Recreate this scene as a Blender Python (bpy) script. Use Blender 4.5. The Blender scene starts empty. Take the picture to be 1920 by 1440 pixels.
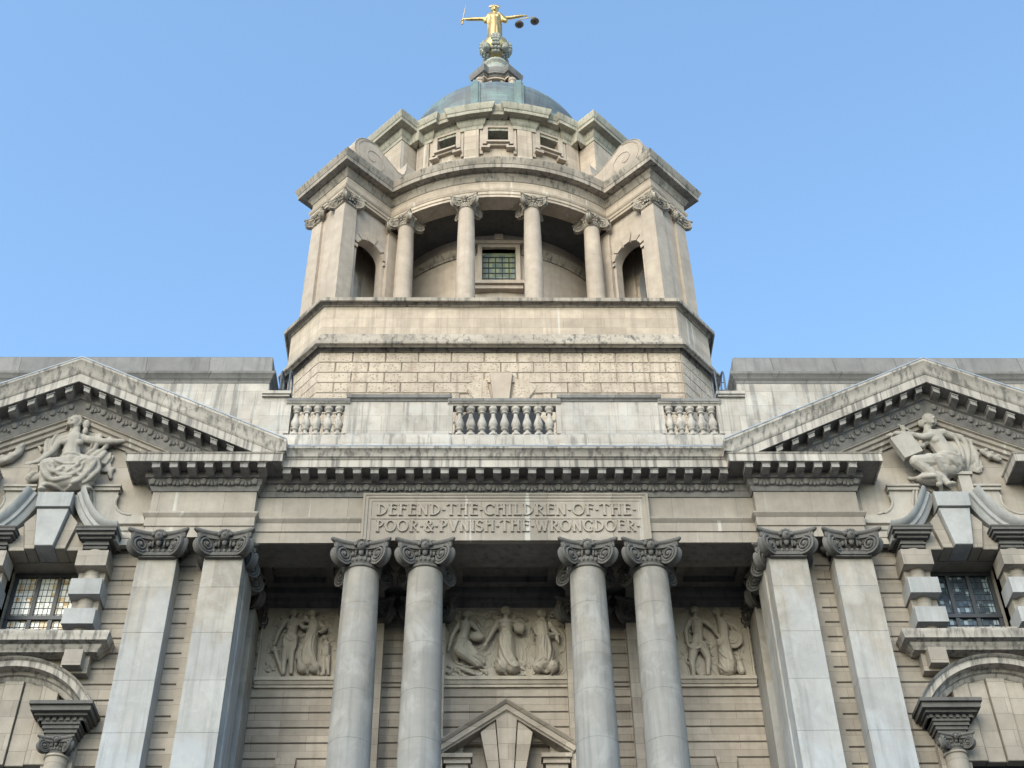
import bpy, bmesh, math, random
from mathutils import Vector, Matrix
R_ = math.radians
rnd = random.Random(7)
S = bpy.context.scene
COL = S.collection

# ---------------------------------------------------------------- camera
CAM = Vector((-0.5, 0.0, 1.6))
FPX = 2676.0                                   # focal length in pixels of a 1920 px wide picture
_z = Vector((-48.0, 2869.0, FPX)).normalized() # world up as the camera sees it
_c = -_z.x / (_z.y * (-120.0 / FPX) + _z.z)
_x = Vector((1.0, -120.0 / FPX * _c, _c)).normalized()
_y = -_z.cross(_x)
Rm = Matrix((( _x.x, _y.x, _z.x), (_x.y, _y.y, _z.y), (_x.z, _y.z, _z.z)))   # world -> (right, up, forward)
cd = bpy.data.cameras.new('camera'); cam = bpy.data.objects.new('camera', cd); COL.objects.link(cam)
cd.sensor_width = 36.0; cd.lens = FPX * 36.0 / 1920.0; cd.clip_start = 0.1; cd.clip_end = 6000
right, up, fwd = Vector(Rm[0]), Vector(Rm[1]), Vector(Rm[2])
m = Matrix.Identity(4)
for i in range(3):
    m[i][0] = right[i]; m[i][1] = up[i]; m[i][2] = -fwd[i]; m[i][3] = CAM[i]
cam.matrix_world = m
S.camera = cam

def at(px, py, Y):
    """measured photo point -> (x, z) on the vertical plane at distance Y"""
    d = Rm.transposed() @ Vector(((px - 960) / FPX, (720 - py) / FPX, 1.0))
    t = Y / d.y
    return CAM.x + t * d.x, CAM.z + t * d.z
def zr(py, Y, px=942): return at(px, py, Y)[1]

# ---------------------------------------------------------------- world and sun
SUN_EL, SUN_AZ = 32.0, 205.0        # azimuth clockwise from +Y: behind the camera, from the left
w = bpy.data.worlds.new('World'); S.world = w; w.use_nodes = True
nt = w.node_tree; bg = nt.nodes['Background']
sky = nt.nodes.new('ShaderNodeTexSky'); sky.sky_type = 'NISHITA'; sky.sun_disc = False
sky.sun_elevation = R_(SUN_EL); sky.sun_rotation = R_(SUN_AZ)
sky.air_density = 1.0; sky.dust_density = 1.5; sky.ozone_density = 1.0
wb = nt.nodes.new('ShaderNodeMix'); wb.data_type = 'RGBA'; wb.blend_type = 'MULTIPLY'; wb.inputs[0].default_value = 1.0; wb.inputs[7].default_value = (.965, 1.125, 1.13, 1)
nt.links.new(sky.outputs[0], wb.inputs[6]); nt.links.new(wb.outputs[2], bg.inputs[0]); bg.inputs[1].default_value = 0.15
sd = bpy.data.lights.new('sun', 'SUN'); sd.energy = 0.78; sd.angle = R_(60); sd.color = (1.0, 0.82, 0.69)
so = bpy.data.objects.new('sun', sd); COL.objects.link(so)
_a, _e = R_(SUN_AZ), R_(SUN_EL)
so.rotation_euler = Vector((math.sin(_a) * math.cos(_e), math.cos(_a) * math.cos(_e), math.sin(_e))).to_track_quat('Z', 'Y').to_euler()
so.location = (-20, -40, 60)
S.view_settings.view_transform = 'Standard'; S.view_settings.look = 'None'
S.view_settings.exposure = 1.38; S.view_settings.gamma = 1.0
S.cycles.max_bounces = 6; S.cycles.diffuse_bounces = 4

# ---------------------------------------------------------------- materials
def nmat(name):
    m = bpy.data.materials.new(name); m.use_nodes = True
    return m, m.node_tree, m.node_tree.nodes['Principled BSDF']
def N(nt, t, **kw):
    n = nt.nodes.new(t)
    for k, v in kw.items(): setattr(n, k, v)
    return n
def setin(n, **kw):
    for k, v in kw.items(): n.inputs[k.replace('_', ' ')].default_value = v
def mixc(nt, a, b, f, mode='MIX'):
    n = N(nt, 'ShaderNodeMix', data_type='RGBA', blend_type=mode)
    for s, v in ((0, f), (6, a), (7, b)):
        if hasattr(v, 'links') or hasattr(v, 'node'): nt.links.new(v, n.inputs[s])
        else: n.inputs[s].default_value = v if not isinstance(v, tuple) or len(v) == 4 else (*v, 1)
    return n.outputs[2]
def ramp(nt, v, *stops):
    r = N(nt, 'ShaderNodeValToRGB'); e = r.color_ramp.elements
    e[0].position, e[1].position = stops[0][0], stops[-1][0]
    for k, st in ((0, stops[0]), (1, stops[-1])):
        c = st[1]; e[k].color = (c, c, c, 1) if not isinstance(c, tuple) else (*c, 1)
    for p, c in stops[1:-1]:
        q = e.new(p); q.color = (c, c, c, 1) if not isinstance(c, tuple) else (*c, 1)
    nt.links.new(v, r.inputs[0]); return r.outputs[0]
def noise(nt, vec, scale, detail=4, rough=.55, dist=0):
    n = N(nt, 'ShaderNodeTexNoise'); setin(n, Scale=scale, Detail=detail, Roughness=rough, Distortion=dist)
    nt.links.new(vec, n.inputs['Vector']); return n.outputs['Fac']
def vmul(nt, vec, s, off=(0, 0, 0)):
    n = N(nt, 'ShaderNodeMapping'); n.inputs['Scale'].default_value = s; n.inputs['Location'].default_value = off
    nt.links.new(vec, n.inputs['Vector']); return n.outputs[0]
def stone(name, base, stain=(.05, .05, .05), streak=.5, patch=.35, blocks=None, wash=None, top=.8, bump=.35, verm=False, seed=0., lich=(.10, .105, .095), sf=(3.2, .13), sr=(.50, .68), drip=0., mort=.006, mott=0.):
    m, nt, b = nmat(name)
    geo = N(nt, 'ShaderNodeNewGeometry'); P = geo.outputs['Position']
    P = vmul(nt, P, (1, 1, 1), (seed, seed * .7, seed * .3))
    n1 = noise(nt, P, .45, 5, .6); n2 = noise(nt, P, 2.7, 6, .65); n3 = noise(nt, P, 28, 4, .6)
    c = mixc(nt, tuple(v * .80 for v in base), tuple(min(1, v * 1.14) for v in base), ramp(nt, n1, (.3, 0.), (.7, 1.)))
    c = mixc(nt, c, ramp(nt, n2, (.25, (.80, .79, .78)), (.75, (1.08, 1.08, 1.08))), 1.0, 'MULTIPLY')
    if blocks:
        bw, bh = blocks
        sx = N(nt, 'ShaderNodeSeparateXYZ'); nt.links.new(geo.outputs['Position'], sx.inputs[0])
        ad = N(nt, 'ShaderNodeMath', operation='MULTIPLY_ADD'); nt.links.new(sx.outputs[1], ad.inputs[0]); ad.inputs[1].default_value = .83; nt.links.new(sx.outputs[0], ad.inputs[2])
        cb = N(nt, 'ShaderNodeCombineXYZ'); nt.links.new(ad.outputs[0], cb.inputs[0]); nt.links.new(sx.outputs[2], cb.inputs[1])
        br = N(nt, 'ShaderNodeTexBrick', offset=.5, squash=1.0)
        setin(br, Scale=1.0, Mortar_Size=mort, Mortar_Smooth=.3, Bias=0., Brick_Width=bw, Row_Height=bh)
        br.inputs['Color1'].default_value = (.80, .79, .77, 1); br.inputs['Color2'].default_value = (1.08, 1.07, 1.05, 1); br.inputs['Mortar'].default_value = (.5, .48, .45, 1)
        nt.links.new(cb.outputs[0], br.inputs['Vector'])
        c = mixc(nt, c, br.outputs['Color'], .9, 'MULTIPLY')
    if wash:      # rain-washed pale skin low down on the shafts, in patches
        col, z0, z1, amt = wash
        sz = N(nt, 'ShaderNodeSeparateXYZ'); nt.links.new(geo.outputs['Position'], sz.inputs[0])
        mr = N(nt, 'ShaderNodeMapRange'); nt.links.new(sz.outputs[2], mr.inputs[0])
        for i, v in ((1, z0), (2, z1), (3, 1.), (4, 0.)): mr.inputs[i].default_value = v
        pw = vmul(nt, P, (1, 1, .55)); nw = noise(nt, pw, 1.1, 6, .62)
        sm = N(nt, 'ShaderNodeMath', operation='MULTIPLY_ADD'); nt.links.new(nw, sm.inputs[0]); sm.inputs[1].default_value = 1.5
        nt.links.new(mr.outputs[0], sm.inputs[2])
        hf = N(nt, 'ShaderNodeMath', operation='MULTIPLY'); nt.links.new(sm.outputs[0], hf.inputs[0]); hf.inputs[1].default_value = .5
        f = ramp(nt, hf.outputs[0], (.46, 0.), (.55, amt * .5), (.70, amt * .65), (.78, amt))
        c = mixc(nt, c, col, f)
    # dark run-down streaks and soot patches
    ps = vmul(nt, P, (sf[0], sf[0], sf[1])); ns = noise(nt, ps, 2.1, 6, .6)
    fs = ramp(nt, ns, (sr[0], 0.), (sr[1], streak))
    c = mixc(nt, c, stain, fs)
    np_ = noise(nt, P, 1.25, 7, .68, .4)
    c = mixc(nt, c, tuple(s * 1.6 for s in stain), ramp(nt, np_, (.52, 0.), (.72, patch)))
    if mott:      # pale scoured patches with ragged edges
        nm_ = noise(nt, vmul(nt, P, (1, 1, .6), (5.1, 2.2, .4)), 1.9, 8, .66, .6)
        c = mixc(nt, c, (.41, .402, .385), ramp(nt, nm_, (.50, 0.), (.60, mott * .7), (.75, mott)))
        c = mixc(nt, c, (.15, .145, .135), ramp(nt, nm_, (.30, mott * .8), (.40, 0.)))
    if drip:      # thin pale lime runs
        nd = noise(nt, vmul(nt, P, (2.1, 2.1, .035), (3.3, 0, 0)), 2.0, 3, .5)
        c = mixc(nt, c, (.56, .545, .50), ramp(nt, nd, (.655, 0.), (.70, drip)))
    # lichen and grime that settle on upward faces
    sn = N(nt, 'ShaderNodeSeparateXYZ'); nt.links.new(geo.outputs['True Normal'], sn.inputs[0])
    fz = ramp(nt, sn.outputs[2], (.35, 0.), (.8, top))
    c = mixc(nt, c, lich, fz)
    bp = N(nt, 'ShaderNodeBump'); bp.inputs['Strength'].default_value = bump; bp.inputs['Distance'].default_value = .02
    if verm:
        vo = N(nt, 'ShaderNodeTexVoronoi', feature='F1'); setin(vo, Scale=10.5, Randomness=1.); 
        dist_ = noise(nt, P, 4, 2)
        pv = N(nt, 'ShaderNodeVectorMath', operation='ADD'); nt.links.new(P, pv.inputs[0]); nt.links.new(vmul(nt, dist_, (.08, .08, .08)), pv.inputs[1])
        nt.links.new(pv.outputs[0], vo.inputs['Vector'])
        pit = ramp(nt, vo.outputs['Distance'], (.20, 0.), (.36, 1.))
        att = ramp(nt, noise(nt, P, .8, 3), (.35, .35), (.65, 1.))
        pf = N(nt, 'ShaderNodeMath', operation='MULTIPLY'); inv = N(nt, 'ShaderNodeMath', operation='SUBTRACT'); inv.inputs[0].default_value = 1.
        nt.links.new(pit, inv.inputs[1]); nt.links.new(inv.outputs[0], pf.inputs[0]); nt.links.new(att, pf.inputs[1])
        c = mixc(nt, c, (.22, .175, .135), pf.outputs[0])
        nt.links.new(pit, bp.inputs['Height']); bp.inputs['Strength'].default_value = .5; bp.inputs['Distance'].default_value = .03
    else:
        hs = N(nt, 'ShaderNodeMath', operation='MULTIPLY_ADD'); nt.links.new(n3, hs.inputs[0]); hs.inputs[1].default_value = .5; nt.links.new(n2, hs.inputs[2])
        nt.links.new(hs.outputs[0], bp.inputs['Height'])
    nt.links.new(bp.outputs[0], b.inputs['Normal'])
    nt.links.new(c, b.inputs['Base Color'])
    b.inputs['Roughness'].default_value = .88; b.inputs['Specular IOR Level'].default_value = .25
    return m
def plain(name, col, rough=.6, metal=0., var=.25, scale=3., bump=.1):
    m, nt, b = nmat(name)
    geo = N(nt, 'ShaderNodeNewGeometry'); P = geo.outputs['Position']
    n = noise(nt, P, scale, 6, .65)
    c = mixc(nt, tuple(v * (1 - var) for v in col), tuple(min(1, v * (1 + var)) for v in col), ramp(nt, n, (.3, 0.), (.7, 1.)))
    nt.links.new(c, b.inputs['Base Color']); b.inputs['Roughness'].default_value = rough; b.inputs['Metallic'].default_value = metal
    bp = N(nt, 'ShaderNodeBump'); bp.inputs['Strength'].default_value = bump; bp.inputs['Distance'].default_value = .01
    nt.links.new(noise(nt, P, scale * 8, 4), bp.inputs['Height']); nt.links.new(bp.outputs[0], b.inputs['Normal'])
    return m
M = {}
M['tower'] = stone('tower_limestone', (.44, .362, .287), (.17, .14, .115), .35, .25, (1.35, .42), top=.55, drip=.5, seed=3, lich=(.20, .20, .165))
M['tower_plain'] = stone('tower_limestone_smooth', (.40, .33, .265), (.20, .16, .14), .25, .2, None, top=.4, seed=11, lich=(.22, .215, .18))
M['tower_cornice'] = stone('tower_cornice_limestone', (.345, .298, .248), (.055, .055, .05), .85, .38, (1.1, 3.), top=.9, seed=5, lich=(.13, .14, .12), sf=(3.6, .10), sr=(.50, .68))
M['cornice_green'] = stone('mossy_cornice_limestone', (.37, .34, .275), (.10, .11, .085), .65, .45, (1.1, 3.), top=.9, seed=25, lich=(.21, .25, .205), sf=(4.2, .12))
M['pale_green'] = stone('verdigris_stained_stone', (.32, .325, .285), (.10, .11, .10), .5, .5, None, top=.5, seed=26, lich=(.2, .21, .19))
M['verm'] = stone('vermiculated_limestone', (.43, .355, .282), (.16, .115, .085), .5, .6, None, verm=True, seed=2)
M['stone'] = stone('facade_limestone', (.30, .266, .228), (.11, .105, .095), .22, .22, (1.25, .39), seed=1)
M['frieze'] = stone('frieze_limestone', (.30, .265, .228), (.13, .12, .105), .25, .18, (1.55, 3.), seed=9, lich=(.2, .2, .19), drip=.4)
M['attic'] = stone('attic_limestone', (.415, .376, .335), (.10, .10, .097), .55, .4, (1.15, .5), seed=4, lich=(.13, .135, .13), sr=(.52, .62), mott=.4)
M['coping'] = stone('coping_limestone', (.19, .181, .174), (.07, .07, .07), .5, .5, (1.7, .9), seed=8, mort=.014)
M['cornice'] = stone('cornice_limestone', (.40, .366, .33), (.07, .068, .066), .7, .2, (1.2, 5.), seed=6, sf=(4.2, .09), sr=(.48, .62), lich=(.12, .125, .13))
M['carved'] = stone('dark_carved_limestone', (.185, .172, .16), (.06, .06, .06), .5, .5, None, top=.9, seed=12, lich=(.30, .29, .27))  # cornice bed's dark tone; also paints the shade on the portico ceiling
M['modillion'] = stone('modillion_limestone', (.24, .225, .208), (.04, .04, .042), .6, .6, None, seed=28)
M['dark'] = stone('soot_and_shade_limestone', (.112, .105, .098), (.05, .05, .05), .5, .5, None, top=.7, seed=15, lich=(.26, .25, .24))  # soot crust on the capitals; on the ring ceiling it paints shade
M['shaft'] = stone('rain_washed_limestone', (.30, .272, .238), (.14, .14, .137), .45, .45, (3.1, 1.19), ((.31, .325, .345), 15.0, 21.0, .8), seed=13, mort=.0, mott=.35)
M['column'] = stone('column_limestone', (.235, .217, .196), (.12, .12, .117), .5, .5, (9., 1.17), ((.245, .245, .245), 14.8, 20.8, .75), seed=31, mort=.0, mott=.28)
M['inner'] = stone('paled_inner_limestone', (.375, .33, .288), (.14, .13, .115), .22, .2, (1.25, .395), seed=33)  # facade stone paled to make up for the portico's dim light
M['relief'] = stone('relief_limestone', (.43, .382, .322), (.15, .14, .12), .25, .3, None, top=.3, seed=14, lich=(.32, .3, .27))  # paled as well, to offset the shade behind the columns
M['figure'] = stone('figure_limestone', (.335, .306, .268), (.14, .13, .115), .25, .35, None, top=.55, seed=17, lich=(.42, .405, .38))
M['white'] = stone('bleached_limestone', (.325, .318, .31), (.15, .17, .17), .4, .35, None, top=.5, seed=19, lich=(.6, .6, .6))
M['lead'] = plain('weathered_lead', (.22, .25, .29), .55, .0)
M['iron'] = plain('painted_iron', (.05, .06, .075), .45)
M['frame'] = plain('dark_window_frame', (.022, .025, .03), .5)
M['void'] = plain('dark_interior', (.012, .013, .016), .9)
M['gold'] = plain('gilded_bronze', (.47, .335, .15), .45, 1.0, .3, 3.5)
M['bronze'] = plain('dark_bronze', (.10, .075, .06), .5, .6)
def copper():
    m, nt, b = nmat('verdigris_copper')
    geo = N(nt, 'ShaderNodeNewGeometry'); P = geo.outputs['Position']
    a = noise(nt, vmul(nt, P, (.5, .5, 1.6)), 1.2, 6, .6); c2 = noise(nt, vmul(nt, P, (3, 3, .3)), 1.4, 5, .6)
    c = mixc(nt, (.085, .095, .105), (.14, .20, .19), ramp(nt, a, (.42, 0.), (.66, 1.)))
    c = mixc(nt, c, (.17, .27, .245), ramp(nt, c2, (.52, 0.), (.74, .45)))
    sx = N(nt, 'ShaderNodeSeparateXYZ'); nt.links.new(P, sx.inputs[0]); cb = N(nt, 'ShaderNodeCombineXYZ'); nt.links.new(sx.outputs[0], cb.inputs[0]); nt.links.new(sx.outputs[2], cb.inputs[1])
    br = N(nt, 'ShaderNodeTexBrick', offset=.5); setin(br, Scale=1.0, Mortar_Size=.012, Mortar_Smooth=.4, Bias=0., Brick_Width=.9, Row_Height=.42)
    br.inputs['Color1'].default_value = (.8, .8, .8, 1); br.inputs['Color2'].default_value = (1.15, 1.15, 1.15, 1); br.inputs['Mortar'].default_value = (.55, .6, .58, 1)
    nt.links.new(cb.outputs[0], br.inputs['Vector']); c = mixc(nt, c, br.outputs['Color'], 1.0, 'MULTIPLY')
    nt.links.new(c, b.inputs['Base Color']); b.inputs['Roughness'].default_value = .6
    bp = N(nt, 'ShaderNodeBump'); bp.inputs['Strength'].default_value = .2; bp.inputs['Distance'].default_value = .02
    nt.links.new(noise(nt, P, 6, 5), bp.inputs['Height']); nt.links.new(bp.outputs[0], b.inputs['Normal'])
    return m
M['copper'] = copper()
M['copper_green'] = plain('green_copper', (.11, .155, .148), .6, 0, .3, 2.)
def pane_mat(name, cols, rough=.08, spec=.6, cell=.12):
    """leaded lights: every little pane has its own tint and its own slight tilt"""
    m, nt, b = nmat(name)
    geo = N(nt, 'ShaderNodeNewGeometry')
    sn = N(nt, 'ShaderNodeVectorMath', operation='SNAP'); nt.links.new(geo.outputs['Position'], sn.inputs[0]); sn.inputs[1].default_value = (cell, cell * 4, cell)
    wn = N(nt, 'ShaderNodeTexWhiteNoise', noise_dimensions='3D'); nt.links.new(sn.outputs[0], wn.inputs['Vector'])
    st = [(i / (len(cols)), c) for i, c in enumerate(cols)]
    r = N(nt, 'ShaderNodeValToRGB'); r.color_ramp.interpolation = 'CONSTANT'; e = r.color_ramp.elements
    e[0].position, e[0].color = 0, (*cols[0], 1); e[1].position, e[1].color = st[1][0], (*cols[1], 1)
    for p, c in st[2:]: q = e.new(p); q.color = (*c, 1)
    nt.links.new(wn.outputs['Value'], r.inputs[0]); nt.links.new(r.outputs[0], b.inputs['Base Color'])
    ad = N(nt, 'ShaderNodeVectorMath', operation='MULTIPLY_ADD'); nt.links.new(wn.outputs['Color'], ad.inputs[0]); ad.inputs[1].default_value = (.09, .09, .09)
    nt.links.new(geo.outputs['Normal'], ad.inputs[2])
    nm = N(nt, 'ShaderNodeVectorMath', operation='NORMALIZE'); nt.links.new(ad.outputs[0], nm.inputs[0]); nt.links.new(nm.outputs[0], b.inputs['Normal'])
    b.inputs['Roughness'].default_value = rough; b.inputs['Specular IOR Level'].default_value = spec
    return m
M['pane_pale'] = pane_mat('pale_leaded_glass', [(.60, .60, .56), (.57, .54, .47), (.64, .65, .63), (.50, .36, .20), (.60, .58, .52)], cell=.115)  # bright sky reflection and pale blind put into the pane colours
M['pane_dark'] = pane_mat('dark_leaded_glass', [(.05, .07, .09), (.03, .045, .06), (.07, .09, .11), (.04, .05, .07), (.22, .27, .30)], cell=.115)
M['pane_green'] = pane_mat('green_leaded_glass', [(.20, .23, .16), (.28, .31, .20), (.17, .21, .19), (.32, .34, .22), (.21, .25, .25)], cell=.24)

# ---------------------------------------------------------------- mesh helpers
class MB:
    def __init__(s): s.v = []; s.f = []
    def add(s, vs, fs):
        b = len(s.v); s.v += [tuple(p) for p in vs]; s.f += [tuple(b + i for i in f) for f in fs]; return s
    def box(s, x0, x1, y0, y1, z0, z1):
        if x0 > x1: x0, x1 = x1, x0
        return s.add([(x, y, z) for z in (z0, z1) for y in (y0, y1) for x in (x0, x1)],
                     [(0, 1, 3, 2), (4, 6, 7, 5), (0, 4, 5, 1), (2, 3, 7, 6), (0, 2, 6, 4), (1, 5, 7, 3)])
    def prism(s, poly, y0, y1, ins=0., fn=None):
        """outline in (x, z) pulled from y1 (back) to y0 (front); ins bevels the front"""
        n = len(poly); fn = fn or (lambda x, y, z: (x, y, z))
        cx = sum(p[0] for p in poly) / n; cz = sum(p[1] for p in poly) / n
        vs = [fn(x, y1, z) for x, z in poly]; fs = [tuple(range(n))]
        rings = [(0., y0)] if not ins else [(0., y0 + ins), (ins, y0)]
        for q, yy in rings:
            for x, z in poly:
                L = math.hypot(x - cx, z - cz) or 1
                k = 1 - q * 1.2 / L
                vs.append(fn(cx + (x - cx) * k, yy, cz + (z - cz) * k))
        for r in range(len(rings)):
            fs += [(r * n + i, r * n + (i + 1) % n, (r + 1) * n + (i + 1) % n, (r + 1) * n + i) for i in range(n)]
        fs.append(tuple(len(rings) * n + i for i in range(n)))
        return s.add(vs, fs)
    def lathe(s, prof, c=(0, 0, 0), seg=32, a0=0., a1=2 * math.pi, cap=True):
        full = abs(a1 - a0 - 2 * math.pi) < 1e-6; na = seg if full else seg + 1
        vs = []
        for r, z in prof:
            for i in range(na):
                a = a0 + (a1 - a0) * i / seg
                vs.append((c[0] + r * math.cos(a), c[1] + r * math.sin(a), c[2] + z))
        fs = []
        for j in range(len(prof) - 1):
            for i in range(seg):
                k = (i + 1) % na
                fs.append((j * na + i, j * na + k, (j + 1) * na + k, (j + 1) * na + i))
        if cap and full:
            fs.append(tuple(range(na))); fs.append(tuple((len(prof) - 1) * na + i for i in range(na)))
        return s.add(vs, fs)
    def sweep(s, path, prof, to3=None, closed=False, shut=True, left=False):
        """mitred moulding: path in a plane, profile = (offset along the path's outward normal, height out of the plane)"""
        to3 = to3 or (lambda u, v, h: (u, v, h))
        n = len(path); sg = -1 if left else 1
        nr = []
        for i in range(n if closed else n - 1):
            a, b = path[i], path[(i + 1) % n]; dx, dy = b[0] - a[0], b[1] - a[1]; L = math.hypot(dx, dy)
            nr.append((sg * dy / L, -sg * dx / L))
        vs = []; k = len(prof)
        for i in range(n):
            if closed: n1, n2 = nr[i - 1], nr[i]
            else: n1, n2 = nr[max(0, i - 1)], nr[min(len(nr) - 1, i)]
            d = 1 + n1[0] * n2[0] + n1[1] * n2[1]; d = max(d, .25)
            mx, my = (n1[0] + n2[0]) / d, (n1[1] + n2[1]) / d
            for o, h in prof: vs.append(to3(path[i][0] + mx * o, path[i][1] + my * o, h))
        fs = []
        kk = k if shut else k - 1
        for i in range(n if closed else n - 1):
            i2 = (i + 1) % n
            for j in range(kk):
                j2 = (j + 1) % k
                fs.append((i * k + j, i * k + j2, i2 * k + j2, i2 * k + j))
        if not closed and shut:
            fs.append(tuple(range(k))); fs.append(tuple((n - 1) * k + j for j in range(k)))
        return s.add(vs, fs)
    def tube(s, pts, r, seg=8):
        if not isinstance(r, (list, tuple)): r = [r] * len(pts)
        pts = [Vector(p) for p in pts]; b = len(s.v); ref = None
        for i, p in enumerate(pts):
            d = (pts[min(i + 1, len(pts) - 1)] - pts[max(i - 1, 0)]).normalized()
            if ref is None or abs(ref.dot(d)) > .98: ref = Vector((0, 0, 1)) if abs(d.z) < .9 else Vector((1, 0, 0))
            u = d.cross(ref).normalized(); v2 = u.cross(d)
            for q in range(seg):
                a = 2 * math.pi * q / seg
                s.v.append(tuple(p + (u * math.cos(a) + v2 * math.sin(a)) * r[i]))
        for i in range(len(pts) - 1):
            for q in range(seg):
                k = (q + 1) % seg
                s.f.append((b + i * seg + q, b + i * seg + k, b + (i + 1) * seg + k, b + (i + 1) * seg + q))
        s.f.append(tuple(b + q for q in range(seg))); s.f.append(tuple(b + (len(pts) - 1) * seg + q for q in range(seg)))
        return s
    def ell(s, c, r, rot=None, nu=10, nv=7):
        rot = rot or Matrix.Identity(3); c = Vector(c); vs = []
        for j in range(nv + 1):
            t = math.pi * j / nv
            for i in range(nu):
                a = 2 * math.pi * i / nu
                vs.append(c + rot @ Vector((r[0] * math.sin(t) * math.cos(a), r[1] * math.sin(t) * math.sin(a), r[2] * math.cos(t))))
        fs = [(j * nu + i, j * nu + (i + 1) % nu, (j + 1) * nu + (i + 1) % nu, (j + 1) * nu + i) for j in range(nv) for i in range(nu)]
        return s.add(vs, fs)
    def cap(s, a, b, ra, rb, seg=12):
        """tapered capsule"""
        a, b = Vector(a), Vector(b); d = b - a; L = d.length
        if L < 1e-5: return s.ell(a, (ra, ra, ra))
        d.normalize(); pts = []; rr = []
        for t in (-90, -60, -30, 0): pts.append(a + d * ra * math.sin(R_(t))); rr.append(max(.001, ra * math.cos(R_(t))))
        for t in (0, 30, 60, 90): pts.append(b + d * rb * math.sin(R_(t))); rr.append(max(.001, rb * math.cos(R_(t))))
        return s.tube(pts, rr, seg)
    def chain(s, pts, rs, seg=12):
        for i in range(len(pts) - 1): s.cap(pts[i], pts[i + 1], rs[i], rs[i + 1], seg)
        return s
    def mesh(s, name, mat, smooth=30., cut=()):
        me = bpy.data.meshes.new(name); me.from_pydata(s.v, [], s.f)
        bm = bmesh.new(); bm.from_mesh(me)
        bmesh.ops.remove_doubles(bm, verts=bm.verts, dist=1e-5)
        for co, no in cut:
            bmesh.ops.bisect_plane(bm, geom=bm.verts[:] + bm.edges[:] + bm.faces[:], plane_co=co, plane_no=no, clear_inner=True)
            ed = [e for e in bm.edges if len(e.link_faces) == 1]
            if ed: bmesh.ops.holes_fill(bm, edges=ed, sides=0)
        bmesh.ops.recalc_face_normals(bm, faces=bm.faces)
        bm.to_mesh(me); bm.free()
        if smooth:
            me.shade_smooth(); me.set_sharp_from_angle(angle=R_(smooth))
        if mat: me.materials.append(mat)
        return me
def root(name, loc, label, cat, group=None):
    o = bpy.data.objects.new(name, None); o.location = loc; COL.objects.link(o); o.empty_display_size = .5
    o['label'] = label; o['category'] = cat
    if group: o['group'] = group
    return o
def put(name, me, parent, loc=(0, 0, 0), rz=0., label=None, scale=None):
    o = bpy.data.objects.new(name, me); COL.objects.link(o); o.parent = parent; o.location = loc; o.rotation_euler = (0, 0, rz)
    if scale: o.scale = (scale,) * 3 if not isinstance(scale, tuple) else scale
    if label: o['label'] = label
    return o
def part(name, mb, mat, parent, **kw):
    mk = {k: kw.pop(k) for k in ('smooth', 'cut') if k in kw}
    return put(name, mb.mesh(name, mat, **mk), parent, **kw)
def sculpt(name, mb, mat, parent, voxel, smooth=2, loc=(0, 0, 0), label=None):
    """fuse overlapping carved forms into one continuous skin"""
    me = mb.mesh(name + '_raw', None, smooth=None); o = bpy.data.objects.new(name, me); COL.objects.link(o)
    md = o.modifiers.new('fuse', 'REMESH'); md.mode = 'VOXEL'; md.voxel_size = voxel; md.use_smooth_shade = True
    if smooth:
        sm = o.modifiers.new('soft', 'SMOOTH'); sm.iterations = smooth; sm.factor = .5
    dg = bpy.context.evaluated_depsgraph_get(); dg.update()
    me2 = bpy.data.meshes.new_from_object(o.evaluated_get(dg)); me2.name = name
    bpy.data.objects.remove(o); bpy.data.meshes.remove(me)
    me2.materials.clear(); me2.materials.append(mat)
    return put(name, me2, parent, loc=loc, label=label)
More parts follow.
